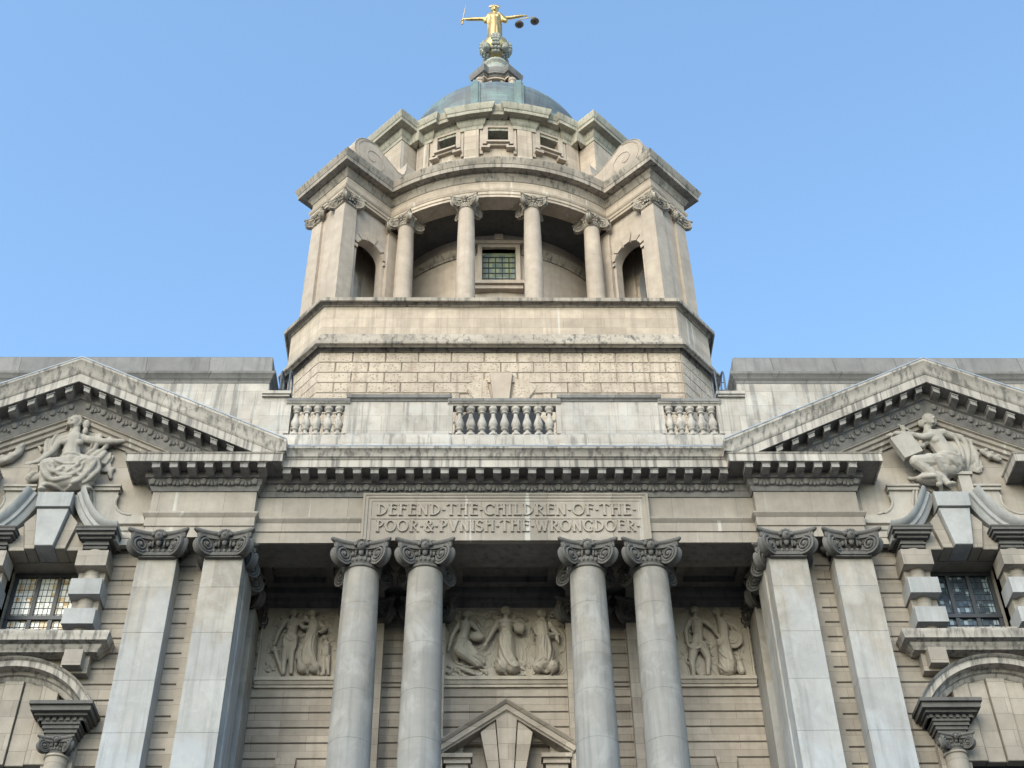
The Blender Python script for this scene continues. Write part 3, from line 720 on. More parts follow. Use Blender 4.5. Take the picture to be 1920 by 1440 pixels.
# dome with broad ribs
zd0 = zat - .1; RD = 4.05; zcD = zr(311, YD)
def dome_r(t):  # t 0..1 up the curve; returns radius and height above zd0
    if t < .3: k = t / .3; return 4.55 - .60 * math.sin(k * math.pi / 2), k * (zcD - zd0)
    a = (t - .3) / .7 * R_(68.5); q = min(1., max(0., (a - R_(24)) / R_(30))); q = q * q * (3 - 2 * q); return RD * math.cos(a), zcD - zd0 + RD * .66 * math.sin(a)
b = MB(); b.lathe([(RD + .9, zd0 - .3), (RD + .9, zd0 - .05), (RD + .7, zd0 + .0)] + [(dome_r(i / 30)[0], zd0 + dome_r(i / 30)[1]) for i in range(31)], seg=96)
dome = part('dome', b, M['copper'], tower, smooth=50)
for k in range(4):                     # pairs of ribs that frame the four flat bays
    for sd in (-1, 1):
        b = MB()
        for wd, hh in ((.20, .10), (.11, .17)):
            vs = []
            for i in range(31):
                r, zz = dome_r(i / 30); xo = sd * .92
                yo = math.sqrt(max(.05, r * r - xo * xo)); nx, nz = xo / r, math.sin(R_(68.5) * max(0, (i / 30 - .3) / .7)); ny = yo / r
                for t, o in ((-1, -.12), (-1, hh), (1, hh), (1, -.12)):
                    x, y = rot2(xo + t * wd + 0 * nx, -(yo + o * ny), R_(90 * k)); vs.append((x, y, zd0 + zz + o * nz))
            b.add(vs, [(i * 4 + j, i * 4 + (j + 1) % 4, i * 4 + 4 + (j + 1) % 4, i * 4 + 4 + j) for i in range(30) for j in range(4)] + [(0, 1, 2, 3)])
        part('rib', b, M['copper_green'], dome, smooth=40)
dt_r, dt_z = dome_r(1.); zL = zd0 + dt_z
# lantern
zl0 = zL - .15
zlc = zr(131, YD - 1.2); zlt = zr(121, YD - 1.2)
b = MB(); b.lathe([(1.45, zl0), (1.45, zl0 + .25), (1.3, zl0 + .3), (.80, zl0 + .32), (.80, zlc - .1), (.84, zlc - .08), (.84, zlc + .1)], seg=48)
lan = part('lantern', b, M['tower_plain'], tower)
for k in range(4):
    b = MB()
    bb = MB(); bb.box(-.2, .2, -.83, -.70, zlc - 1.15, zlc - .27); b.add([rot2(v[0], v[1], R_(90 * k)) + (v[2],) for v in bb.v], bb.f)
    part('lantern_opening', b, M['void'], lan)
lp = ring_plan(.86, 1.06, .26, 8)
b = MB(); b.sweep(lp, [(-.4, zlc - .2), (.02, zlc - .2), (.02, zlc - .08), (.06, zlc - .08), (-.4, zlc - .06)], closed=True); part('lantern_frieze', b, M['tower_plain'], lan)
b = MB(); b.sweep(lp, [(-.6, zlc - .07), (.05, zlc - .07), (.1, zlc), (.19, zlc + .02), (.21, zlc + .08), (.25, zlt - .04), (.25, zlt), (-.6, zlt + .06)], closed=True)
part('lantern_cornice', b, M['coping'], lan)
lcm = MB().lathe([(.21, zl0), (.21, zl0 + .4), (.17, zl0 + .45), (.15, zlc - .36), (.19, zlc - .32), (.21, zlc - .2)], seg=20).mesh('lantern_column', M['tower_plain'])
for k in range(4):
    x, y = rot2(0, -1.06, R_(45 + 90 * k)); put('lantern_column', lcm, lan, (x, y, 0))
# ================================================================ the courthouse front
YF, YP = 26.95, 26.72           # frieze plane of the middle, and of the pedimented side bays
XP = 10.62                      # middle of a side bay
HO = (0, -27.0, 0)
house = root('courthouse', (0, 27.0, 0), 'grey stone courthouse front with giant columns, two broken pediments and a carved inscription', 'building')
def cpart(name, mb, mat, **kw):
    kw.setdefault('loc', HO); return part(name, mb, mat, house, **kw)
ZA0, ZA1, ZF1, ZC, ZK = 21.65, 22.33, 23.0, 23.70, 23.95   # architrave, frieze, corona top, cyma top
ARCH = [(-.95, ZA0), (.02, ZA0), (.02, 21.95), (.05, 21.96), (.05, 22.20), (.07, 22.22), (.12, 22.29), (.12, 22.33), (0, 22.34), (0, ZF1), (-.95, ZF1)]
BED = [(-.6, ZF1), (.03, ZF1), (.06, 23.06), (.08, 23.13), (.10, 23.14), (.14, 23.29), (.20, 23.30), (.20, 23.475), (.575, 23.475), (.575, 23.50), (-.6, 23.50)]
CORONA = [(-.6, 23.503), (.58, 23.503), (.58, 23.45), (.62, 23.45), (.62, 23.66), (.64, 23.67), (.66, ZC), (-.6, ZC + .03)]
CYMA = [(-.4, ZC - .02), (.62, ZC - .0), (.68, ZC + .03), (.70, ZC + .09), (.76, ZC + .17), (.80, ZC + .19), (.81, ZK), (.74, ZK + .02), (-.5, ZK + .12)]
mod_w = .19
b = MB(); b.box(-mod_w / 2, mod_w / 2, -.36, 0, 0, .12); b.box(-mod_w / 2 - .02, mod_w / 2 + .02, -.38, 0, .12, .155)
MODM = b.mesh('modillion', M['modillion'], smooth=None)
def eggs(mb, xs, y, z, s=1.):
    for x in xs:
        mb.ell((x, y, z), (.085 * s, .06, .095), nu=8, nv=6)
    for i in range(len(xs) - 1):
        x = (xs[i] + xs[i + 1]) / 2; d = abs(xs[1] - xs[0])
        for sg in (-1, 1): mb.cap((x + sg * .02, y + .01, z + .08), (x + sg * d * .22, y + .01, z - .06), .025, .045, 6)
        mb.cap((x, y, z + .05), (x, y, z - .09), .02, .035, 6)
# entablature, left bay - middle - right bay
full = [(-8.40, 27.25), (-8.40, YP), (-5.94, YP), (-5.94, YF), (5.94, YF), (5.94, YP), (8.40, YP), (8.40, 27.25)]
b = MB(); b.sweep(full, ARCH); cpart('entablature', b, M['frieze'])
b = MB(); b.sweep(full, BED)
cx = [(i - 12.5) * .4185 for i in range(26)]
eggs(b, [i * .4185 / 1 for i in range(-13, 14)], YF - .13, 23.215)
for s in (-1, 1): eggs(b, [s * (6.0 + i * .404) for i in range(7)], YP - .13, 23.215)
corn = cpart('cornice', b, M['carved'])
b = MB(); b.sweep(full, CORONA); b.sweep([(-5.25, YF), (5.25, YF)], CYMA); part('corona', b, M['cornice'], corn)
for x in cx: put('modillion', MODM, corn, (x, YF - .20, 23.305))
for s in (-1, 1):
    for i in range(7): put('modillion', MODM, corn, (s * (5.80 + i * .416), YP - .20, 23.305))
b = MB(); b.box(-5.3, 5.3, YF - .80, YF + .6, ZK + .0, ZK + .035); b.tube([(-5.3, YF - .79, ZK + .01), (5.3, YF - .79, ZK + .01)], .03)
cpart('lead_flashing', b, M['lead'])

# inscription
b = MB(); yi = YF - .14
px0, px1, pz0, pz1 = -3.40, 3.40, 21.66, 23.02
b.box(px0 + .2, px1 - .2, yi + .04, YF + .05, pz0, pz1 - .1)
fr = [(px0, pz0), (px0, pz1), (px1, pz1), (px1, pz0)]
b.sweep(fr, [(0, YF + .05), (0, yi - .02), (-.05, yi - .02), (-.06, yi + .0), (-.12, yi + .0), (-.14, yi + .025), (-.2, yi + .025), (-.24, yi + .06), (-.24, YF + .05)], to3=lambda u, v, h: (u, h, v), left=True)
plaque = cpart('inscription_panel', b, M['frieze'], smooth=None)
G = {   # strokes of each capital: polylines in a 1-high box, width last; arcs as (cx, cz, rx, rz, a0, a1)
 'D': (.72, [[(.14, 0), (.14, 1)], ('a', .14, .5, .52, .46, -90, 90), [(0, .04), (.2, .04)], [(0, .96), (.2, .96)]]),
 'E': (.56, [[(.14, 0), (.14, 1)], [(.0, .96), (.5, .96)], [(.14, .62), (.46, .62)], [(0, .04), (.52, .04)], [(.5, .86), (.5, 1)], [(.52, 0), (.52, .14)], [(.46, .54), (.46, .70)]]),
 'F': (.54, [[(.14, 0), (.14, 1)], [(.0, .96), (.5, .96)], [(.14, .60), (.44, .60)], [(0, .03), (.28, .03)], [(.5, .86), (.5, 1)], [(.44, .52), (.44, .68)]]),
 'N': (.72, [[(.12, 0), (.12, 1)], [(.12, 1), (.60, 0)], [(.60, 0), (.60, 1)], [(0, .97), (.14, .97)], [(.5, .97), (.7, .97)], [(0, .03), (.24, .03)]]),
 'T': (.62, [[(.31, 0), (.31, 1)], [(0, .96), (.62, .96)], [(0, .84), (.03, .98)], [(.62, .84), (.59, .98)], [(.19, .03), (.43, .03)]]),
 'H': (.74, [[(.13, 0), (.13, 1)], [(.61, 0), (.61, 1)], [(.13, .62), (.61, .62)], [(0, .03), (.26, .03)], [(0, .97), (.26, .97)], [(.48, .03), (.74, .03)], [(.48, .97), (.74, .97)]]),
 'C': (.66, [('a', .40, .5, .38, .47, 48, 312), [(.65, .74), (.62, .96)]]),
 'I': (.26, [[(.13, 0), (.13, 1)], [(0, .03), (.26, .03)], [(0, .97), (.26, .97)]]),
 'L': (.54, [[(.14, 0), (.14, 1)], [(0, .04), (.52, .04)], [(.52, 0), (.52, .16)], [(0, .97), (.27, .97)]]),
 'R': (.66, [[(.14, 0), (.14, 1)], ('a', .14, .72, .36, .25, -90, 90), [(.3, .48), (.64, .02)], [(0, .97), (.2, .97)], [(0, .03), (.28, .03)], [(.54, .03), (.72, .03)]]),
 'O': (.80, [('a', .40, .5, .37, .46, 0, 360)]),
 'P': (.58, [[(.14, 0), (.14, 1)], ('a', .14, .71, .36, .26, -90, 90), [(0, .97), (.2, .97)], [(0, .03), (.28, .03)]]),
 'V': (.70, [[(.06, 1), (.34, 0)], [(.34, 0), (.64, 1)], [(-.04, .97), (.17, .97)], [(.54, .97), (.74, .97)]]),
 'S': (.50, [('a', .26, .73, .20, .23, 40, 270), ('a', .24, .26, .22, .23, -140, 90), [(.43, .80), (.42, .98)], [(.03, .02), (.03, .18)]]),
 'W': (.98, [[(.06, 1), (.28, 0)], [(.28, 0), (.49, .95)], [(.49, .95), (.70, 0)], [(.70, 0), (.92, 1)], [(-.04, .97), (.17, .97)], [(.82, .97), (1.02, .97)]]),
 'G': (.68, [('a', .40, .5, .38, .47, 48, 312), [(.65, .74), (.62, .96)], [(.63, .04), (.63, .36)], [(.5, .36), (.7, .36)]]),
 '&': (.66, [('a', .30, .76, .17, .20, -60, 240), [(.2, .60), (.60, .03)], ('a', .28, .27, .24, .25, 100, 330), [(.50, .16), (.62, .46)], [(.5, .46), (.7, .46)], [(.5, .03), (.68, .03)]]),
 '.': (.20, ['dot']),
}
def stroke(mb, pts, w, y, d):
    """flat raised stroke of width w along pts"""
    n = len(pts); cl = (Vector(pts[0]) - Vector(pts[-1])).length < 1e-4
    nr = []
    for i in range(n):
        if cl and i in (0, n - 1): a, c = Vector(pts[n - 2]), Vector(pts[1])
        else: a, c = Vector(pts[max(0, i - 1)]), Vector(pts[min(n - 1, i + 1)])
        t = (c - a).normalized(); nr.append(Vector((-t.y, t.x)))
    vs = []
    for p, q in zip(pts, nr):
        p = Vector(p)
        for yy, k in ((y + d, .5), (y + .012, .5), (y, .40)):
            vs.append((p.x - q.x * w * k, yy, p.y - q.y * w * k)); vs.append((p.x + q.x * w * k, yy, p.y + q.y * w * k))
    fs = []
    for i in range(n - 1):
        o, e = i * 6, i * 6 + 6
        fs += [(o, e, e + 2, o + 2), (o + 2, e + 2, e + 4, o + 4), (o + 4, e + 4, e + 5, o + 5), (o + 5, e + 5, e + 3, o + 3), (o + 3, e + 3, e + 1, o + 1)]
    if not cl: fs += [(0, 2, 4, 5, 3, 1), tuple((n - 1) * 6 + k for k in (1, 3, 5, 4, 2, 0))]
    mb.add(vs, fs)
def letter_line(mb, text, x0, x1, z0, h, y, d):
    gap, sp = .16, .10
    tot = sum(G[c][0] + gap for c in text if c != ' ') - gap
    k = (x1 - x0) / tot; x = x0
    for c in text:
        if c == ' ': continue
        w_, st = G[c]
        for s_ in st:
            if s_ == 'dot':
                mb.prism([(x + w_ * k * .5 + .035 * math.cos(t * .785), z0 + h * .5 + .035 * math.sin(t * .785)) for t in range(8)], y, y + d); continue
            if s_[0] == 'a':
                _, cx_, cz_, rx, rz, a0, a1 = s_; n = max(8, int(abs(a1 - a0) / 15))
                pts = [(x + (cx_ + rx * math.cos(R_(a0 + (a1 - a0) * i / n))) * k, z0 + (cz_ + rz * math.sin(R_(a0 + (a1 - a0) * i / n))) * h) for i in range(n + 1)]; wd = .048
            else:
                pts = [(x + a * k, z0 + q * h) for a, q in s_]
                vert = abs(pts[0][0] - pts[-1][0]) < .6 * abs(pts[0][1] - pts[-1][1]) and abs(pts[0][1] - pts[-1][1]) > .2
                wd = .060 if vert else .036
            stroke(mb, pts, wd, y - rnd.random() * .0015, d)
        x += (w_ + gap) * k
b = MB()
letter_line(b, 'DEFEND.THE.CHILDREN.OF.THE.', -3.06, 3.08, 22.385, .335, yi + .0, .05)
letter_line(b, 'POOR.&.PVNISH.THE.WRONGDOER.', -3.06, 3.14, 21.90, .335, yi + .0, .05)
part('lettering', b, M['frieze'], plaque, smooth=None, label='raised stone capitals reading DEFEND THE CHILDREN OF THE POOR & PVNISH THE WRONGDOER')

# columns of the portico
zn = 21.03; z00 = 10.6
colm = MB().lathe([(.64, z00 - .3), (.64, z00), (.62, z00 + .05), (.64, z00 + .12), (.58, z00 + .2), (.60, z00 + .3), (.50, z00 + .36)] +
    [(r - (.006 if g else 0), z) for z, r, g in [(z00 + .45, .485, 0)] + sum([[(zz - .012, rr, 0), (zz, rr, 1), (zz + .012, rr, 0)] for zz, rr in ((12.1, .482), (13.25, .479), (14.4, .475), (15.5, .469), (16.62, .460), (17.8, .45), (19.0, .437), (20.05, .423))], [])] + [(.408, zn)], seg=48).mesh('column', M['column'], smooth=25)
YC = 27.40
for x in (-3.37, -1.89, 1.89, 3.37):
    o = put('column', colm, house, (x, YC - 27, 0), rnd.random() * 3)
    c = put('capital', CAP_ROUND, o, (0, 0, zn), -o.rotation_euler.z)
# rear wall of the portico, grooved courses
def courses(mb, x0, x1, y, z0, z1, pitch, zref, holes=(), g=.035, d=.05):
    """ashlar courses parted by V-joints; holes are (x0, x1, z0, z1)"""
    k = math.floor((z0 - zref) / pitch); z = zref + k * pitch
    while z < z1:
        a, c = max(z0, z), min(z1, z + pitch)
        iv = [(x0, x1)]
        for h in holes:
            if h[2] < c - .02 and h[3] > a + .02:
                nx = []
                for p, q in iv:
                    if h[1] <= p or h[0] >= q: nx.append((p, q)); continue
                    if p < h[0]: nx.append((p, h[0]))
                    if q > h[1]: nx.append((h[1], q))
                iv = nx
        for p, q in iv:
            if c - a > .1:
                mb.sweep([(p, y), (q, y)], [(-.3, a), (-d, a), (-d, a + g * .35), (0, a + g), (0, c - g * .35), (-d, c), (-.3, c)], shut=True)
        z += pitch
YB = 29.65
b = MB()
cent = [(-1.47, 1.47, 19.4, 21.7)]
courses(b, -6.2, 6.2, YB, 10., 19.42, .395, 19.15 - 10 * .395, holes=[(-1.0, 1.0, 10, 17.7)])
courses(b, -6.2, 6.2, YB, 19.42, 21.7, .395, 19.15 - 10 * .395, holes=[(-1.47, 1.47, 19.4, 21.8), (-5.95, -4.05, 19.4, 21.8), (4.05, 5.95, 19.4, 21.8)])
b.box(-6.2, 6.2, YB + .2, YB + .6, 10, 22.2)
cpart('portico_wall', b, M['inner'], smooth=None)
b = MB(); b.box(-6.3, 6.3, YF + .5, YB + .4, 22.3, 22.5)
for x0, x1 in ((-5.9, -4.2), (-1.25, 1.25), (4.2, 5.9)):          # sunk ceiling panels
    for a0, a1, c0, c1 in ((x0, x1, 27.95, 28.15), (x0, x1, 29.2, 29.4), (x0, x0 + .2, 28.15, 29.2), (x1 - .2, x1, 28.15, 29.2)): b.box(a0, a1, c0, c1, 22.12, 22.3)
for x in (-3.37, -1.89, 1.89, 3.37): b.box(x - .42, x + .42, 27.85, YB, 21.66, 22.32)
b.box(-3.0, -2.25, 27.85, YB, 21.9, 22.32); b.box(2.25, 3.0, 27.85, YB, 21.9, 22.32)
b.sweep([(-6.2, YB), (6.2, YB)], [(-.1, 21.66), (.03, 21.66), (.04, 21.78), (.09, 21.82), (.10, 21.92), (.18, 22.0), (.2, 22.3), (-.1, 22.3)])
cpart('portico_ceiling', b, M['carved'], smooth=None)  # the recess's shade is painted in with this darker stone
b = MB(); b.box(-5.9, 5.9, YF + .03, YF + .94, ZA0 - .006, ZA0 + .05); cpart('architrave_soffit', b, M['carved'], smooth=None)  # thin strip added to paint shade under the beam
pil = MB(); pil.box(-.43, .43, -.30, .3, 10, 21.03)
pilm = pil.mesh('back_pilaster', M['inner'], smooth=None)
for x in (-3.37, -1.89, 1.89, 3.37):
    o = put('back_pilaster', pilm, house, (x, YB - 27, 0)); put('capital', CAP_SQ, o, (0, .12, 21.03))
# window hood in the middle of the rear wall
b = MB(); yh = YB - .32
def slab(mb, pts, y0, y1): mb.prism(pts, y0, y1)
apx, apz, hx, hz = 0., 18.80, 1.50, 17.70
b.sweep([(-hx, hz - .18), (0, apz - .24), (hx, hz - .18)], [(0, -YB), (0, -yh + .0), (.03, -yh + .02), (.05, -yh + .06), (.16, -yh + .07), (.17, -yh + .10), (.22, -yh + .16), (.24, -yh + .17), (.26, -YB)], to3=lambda u, v, h: (u, -h, v), left=True)
hood = cpart('window_hood', b, M['inner'], smooth=None)
b = MB()
for s in (-1, 1):
    b.prism([(s * .16, 18.50), (s * .30, 18.40), (s * .30, 18.42), (s * .62, 18.12), (s * .40, 16.9), (s * .10, 16.9)] if False else [(s * .265, 18.42), (s * .60, 18.10), (s * .38, 16.9), (s * .155, 16.9)], yh + .06, YB, .012)
    b.box(s * .78, s * 1.47, yh - .04, YB, 17.42, 17.52); b.box(s * .82, s * 1.43, yh + .02, YB, 17.30, 17.42); b.box(s * .88, s * 1.38, yh + .08, YB, 17.12, 17.30); b.box(s * .94, s * 1.34, yh + .1, YB, 15., 17.12)
b.prism([(-.25, 18.52), (0, 18.66), (.25, 18.52), (.14, 16.9), (-.14, 16.9)], yh + .0, YB, .012)
part('keystone', b, M['inner'], hood, smooth=None)
b = MB(); b.box(-.9, .9, YB + .05, YB + .1, 12, 17.0); part('dark_opening', b, M['void'], hood)
for s in (-1, 1):      # the tops of the side bay window keystones
    b = MB(); x = s * 5.02; b.prism([(x - .24, 17.55), (x + .24, 17.55), (x + .15, 16.6), (x - .15, 16.6)], YB - .12, YB, .012); cpart('keystone', b, M['inner'], smooth=None)
# frames of the three relief panels
def fig_pt(crop, ox, oy, k, Y): return at(ox + crop[0] / k, oy + crop[1] / k, Y)
def relief_panel(x0, x1, z0=19.64, z1=21.66):
    b = MB()
    b.box(x0, x1, YB - .02, YB + .2, z0, z1)
    b.box(x0 - .04, x0, YB - .1, YB + .2, z0, z1); b.box(x1, x1 + .04, YB - .1, YB + .2, z0, z1)
    b.sweep([(x0 - .05, YB), (x1 + .05, YB)], [(-.1, z0 - .24), (.06, z0 - .24), (.06, z0 - .18), (.09, z0 - .17), (.13, z0 - .10), (.16, z0 - .09), (.16, z0), (-.1, z0 + .02)])
    return cpart('relief_panel', b, M['relief'], smooth=None)

# ---------------------------------------------------------------- pedimented side bays
ZG = 21.18; PT = .391
rake_slope = .505
def side_bay(s):
    X = lambda x: s * x
    # pilasters
    pm_ = MB(); pw = .445
    for z0, z1 in ((10, 16.6), (16.6, 17.85), (17.85, 19.05), (19.05, 20.25), (20.25, 21.1)):
        pm_.box(-pw, pw, 0, .6, z0 + .006, z1 - .006)
    pm_.box(-pw + .006, pw - .006, .006, .6, 10, 21.1)
    me = pm_.mesh('pilaster', M['shaft'], smooth=None)
    for x in (6.48, 7.99, 2 * XP - 7.99, 2 * XP - 6.48):
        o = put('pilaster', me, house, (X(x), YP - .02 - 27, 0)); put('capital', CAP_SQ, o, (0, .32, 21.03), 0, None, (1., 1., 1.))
    # return wall into the portico with its two half pilasters
    b = MB(); b.box(X(6.16), X(7.2), 27.2, 30.1, 10, 21.7); cpart('return_wall', b, M['stone'], smooth=None)
    for y in (27.62, 29.15):
        b = MB(); b.box(-.12, .3, -.42, .42, 10, 21.1)
        o = part('side_pilaster', b, M['shaft'], house, loc=(X(6.12), y - 27, 0), rz=0 if s > 0 else math.pi); put('capital', CAP_SQ, o, (.34, 0, 21.03))
    # grooved wall
    b = MB(); yw = 27.22
    wx0, wx1, wz0, wz1 = 9.86, 11.50, 19.28, 21.33
    lw = 1.05; lz1 = 16.05
    xs = sorted((X(6.1), X(2 * XP - 6.1)))
    hl = [tuple(sorted((X(wx0), X(wx1)))) + (wz0, wz1), tuple(sorted((X(XP - lw), X(XP + lw)))) + (10, lz1)]
    courses(b, xs[0], xs[1], yw, 10.2, 21.7, PT, ZG - 28 * PT, holes=hl)
    wl = cpart('bay_wall', b, M['stone'], smooth=None)
    b = MB()                # the plain field above, behind the figure
    b.prism([(X(8.35), 21.7), (X(2 * XP - 8.35), 21.7), (X(2 * XP - 8.35), 24.2), (X(XP), 25.6), (X(8.35), 24.2)], 27.02, 27.3)
    for q in (-1, 1): b.prism([(X(XP + q * 4.4), 23.4), (X(XP + q * 2.28), 23.4), (X(XP + q * 2.28), 24.75), (X(XP + q * 4.4), 23.7)], YP + .03, 27.1)
    ty = cpart('tympanum', b, M['frieze'], smooth=None)
    for q in (-1, 1):        # low plinth band and ear panel on each side
        b = MB()
        u = lambda d: X(XP + q * d)
        b.sweep(sorted([(u(.55), 27.02), (u(2.22), 27.02)]), [(-.1, 21.62), (.06, 21.62), (.06, 21.80), (.08, 21.81), (.08, 21.98), (.12, 22.0), (.14, 22.06), (.05, 22.10), (.03, 22.3), (-.1, 22.3)])
        out = [(u(.88), 22.2), (u(.66), 23.20), (u(1.34), 23.22), (u(1.34), 23.02)]
        cxx, czz, rr = XP + q * 1.72, 22.86, .40
        cc = [(X(cxx + q * -1 * rr * math.cos(R_(a))), czz + rr * math.sin(R_(a))) for a in range(25, -96, -12)]
        out += cc + [(u(2.02), 22.42), (u(2.2), 22.40), (u(2.2), 22.2)]
        b.prism(out, 26.90, 27.05)
        b.tube([(x, 26.90, z) for x, z in cc], .03, 6)
        b.tube([(u(.66), 26.88, 23.2), (u(.88), 26.88, 22.22)], .035, 6); b.tube([(u(.74), 26.88, 23.2), (u(.96), 26.88, 22.22)], .03, 6)
        b.box(u(.62), u(1.38), 26.84, 27.05, 23.16, 23.25); b.box(u(.60), u(1.40), 26.80, 27.05, 23.25, 23.31)
        part('ear_panel', b, M['figure'], ty, smooth=35)
    # horizontal cornice stubs beyond the figure come from the main cornice; mirror one for the far side
    far = [(2 * XP - 8.40, 27.25), (2 * XP - 8.40, YP), (2 * XP - 5.94, YP), (2 * XP - 5.94, 27.6)]
    if s < 0: far = [(-x, y) for x, y in reversed(far)]
    b = MB(); b.sweep(far, ARCH); cpart('entablature', b, M['frieze'])
    b = MB(); b.sweep(far, BED); fc = cpart('cornice', b, M['carved'])
    b = MB(); b.sweep(far, CORONA); part('corona', b, M['cornice'], fc)
    # raking cornice
    bx, bz = XP, 25.50
    L = 5.6
    path = [(X(XP) - L, bz - L * rake_slope), (X(XP), bz), (X(XP) + L, bz - L * rake_slope)]
    k = 1.07
    RP = [(-.02, -.4), (-.02, .02), (.05, .05), (.10, .09), (.13, .10), (.28, .14), (.30, .20), (.47, .20), (.47, .575), (.50, .575), (.50, -.4)]
    RC_ = [(.503, -.4), (.503, .58), (.45, .58), (.45, .62), (.66, .62), (.67, .64), (.70, .66), (.73, .68), (.80, .70), (.90, .77), (.93, .80), (.98, .81), (.99, .74), (1.06, -.6)]
    b = MB(); b.sweep(path, [(n * k, h) for n, h in RP], to3=lambda u, v, h: (u, YP - h, v), left=True)
    for sd in (-1, 1):
        for i in range(13):
            d = .21 + i * .42; x = X(XP) + sd * d; z = bz - d * rake_slope + .26
            b.ell((x, YP - .12, z - .02), (.085, .06, .10), nu=8, nv=6)
            for e in (-.1, 0, .1): b.cap((x + .21 * sd + e * .25, YP - .12, z - .105 + .08), (x + .21 * sd + e * .9, YP - .12, z - .105 - .08), .025, .04, 6)
    e0, e1 = sorted((X(5.24), X(2 * XP - 5.24)))
    rmould = MB(); rmould.sweep(path, [(-.34, -.34), (-.34, -.24), (-.27, -.22), (-.25, -.15), (-.17, -.13), (-.15, -.07), (-.07, -.05), (-.05, .005), (-.015, .01), (-.015, -.34)], to3=lambda u, v, h: (u, YP - h, v), left=True)
    cuts = [((0, 0, ZC + .012), (0, 0, 1)), ((e0, 0, 0), (1, 0, 0)), ((e1, 0, 0), (-1, 0, 0))]
    ped = cpart('pediment', b, M['carved'], cut=cuts)
    b = MB(); b.sweep(path, [(n * k, h) for n, h in RC_], to3=lambda u, v, h: (u, YP - h, v), left=True); part('raking_corona', b, M['cornice'], ped, cut=cuts)
    part('raking_moulding', rmould, M['frieze'], ped, cut=cuts)
    b = MB(); b.sweep(path, [(1.055, .82), (1.085, .82), (1.13, -.5), (1.09, -.5)], to3=lambda u, v, h: (u, YP - h, v), left=True)
    part('lead_flashing', b, M['lead'], ped, smooth=None, cut=[((e0, 0, 0), (1, 0, 0)), ((e1, 0, 0), (-1, 0, 0))])
    for sd in (-1, 1):
        mb_ = MB(); t = -sd * rake_slope
        for x0, x1, y0, z0, z1 in ((-mod_w / 2 + .015, mod_w / 2 - .015, -.33, .035, .15), (-mod_w / 2, mod_w / 2, -.35, .15, .19)):
            mb_.add([(x, y, z + t * x) for z in (z0, z1) for y in (y0, 0) for x in (x0, x1)], [(0, 1, 3, 2), (4, 6, 7, 5), (0, 4, 5, 1), (2, 3, 7, 6), (0, 2, 6, 4), (1, 5, 7, 3)])
        mm = mb_.mesh('raking_modillion', M['modillion'], smooth=None)
        for i in range(13):
            d = .22 + i * .42; z = bz - d * rake_slope + .335
            if z > ZC + .0: put('modillion', mm, ped, (X(XP) + sd * d, YP - .20, z))
    # window: frame, leaded lights, sill
    xa, xb = sorted((X(wx0), X(wx1)))
    b = MB(); yg = 27.75
    for x in (xa + .05, xa + .58, xb - .58, xb - .05): b.box(x - .045, x + .045, yg - .06, yg + .05, wz0, wz1)
    for z in (wz0 + .05, wz0 + .82, wz1 - .06): b.box(xa, xb, yg - .075, yg + .05, z - .05, z + .05)
    wn = cpart('window', b, M['frame'], smooth=None)
    b = MB(); b.box(xa, xb, yg, yg + .012, wz0, wz1); part('pane', b, M['pane_pale'] if s < 0 else M['pane_dark'], wn)
    b = MB()
    for i in range(15): x = xa + (xb - xa) * (i + .5) / 15; b.box(x - .006, x + .006, yg - .012, yg + .02, wz0, wz1)
    for i in range(12): z = wz0 + (wz1 - wz0) * (i + .5) / 12; b.box(xa, xb, yg - .012, yg + .02, z - .006, z + .006)
    part('glazing_bars', b, M['frame'], wn)
    b = MB()
    b.box(xa - .3, xa, yw + .06, yg + .1, wz0, wz1 + .2); b.box(xb, xb + .3, yw + .06, yg + .1, wz0, wz1 + .2); b.box(xa, xb, yw + .06, yg + .1, wz1, wz1 + .3)
    part('reveal', b, M['stone'], wn, smooth=None)
    # blocked columns beside the window
    sur = None
    for q in (-1, 1):
        xc = X(XP + q * 1.16); b = MB()
        b.lathe([(.20, 18.95), (.20, 21.25), (.25, 21.28), (.25, 21.34)], c=(xc, 26.98, 0), seg=20)
        b.box(xc - .3, xc + .3, 26.9, 27.25, 18.95, 21.4)
        o = cpart('window_column', b, M['stone'])
        for z0, z1, mt in ((20.80, 21.22, 'stone'), (20.02, 20.44, 'white'), (19.24, 19.64, 'white')):
            b = MB(); b.box(xc - .35, xc + .35, 26.62, 27.24, z0, z1); part('block', b, M[mt], o, smooth=None)
        b = MB()
        for w_, y0, z0, z1 in ((.27, 26.72, 21.34, 21.42), (.30, 26.68, 21.42, 21.47), (.27, 26.7, 21.47, 21.54), (.36, 26.60, 21.54, 21.60), (.42, 26.52, 21.60, 21.68), (.46, 26.46, 21.68, 21.76), (.48, 26.44, 21.76, 21.80)): b.box(xc - w_, xc + w_, y0, 27.25, z0, z1)
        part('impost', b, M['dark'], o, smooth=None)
        # one horn of the swept hood
        pts = []
        for i in range(15):
            u = i / 14; ang = u * 1.12
            pts.append((XP + q * (1.62 - 1.05 * u ** .85), 21.80 + 1.12 * u ** 2.0))
        HP = [(-.24, .3), (-.24, .36), (-.20, .40), (-.12, .44), (-.10, .50), (-.02, .52), (.0, .58), (.06, .66), (.12, .68), (.13, .4), (.1, -.1), (-.2, -.1)]
        pp = [(X(x), z) for x, z in pts]
        if pp[0][0] > pp[-1][0]: pp.reverse()
        b = MB(); b.sweep(pp, HP, to3=lambda u, v, h: (u, 27.1 - h, v), left=True)
        part('swept_hood', b, M['white'], o, smooth=35)
    # wedge stones of the window head
    b = MB()
    def wedge(d0, d1, e0, e1, z0, z1, y): b.prism([(X(XP + d0), z1), (X(XP + d1), z1), (X(XP + e1), z0), (X(XP + e0), z0)], y, 27.25, .012)
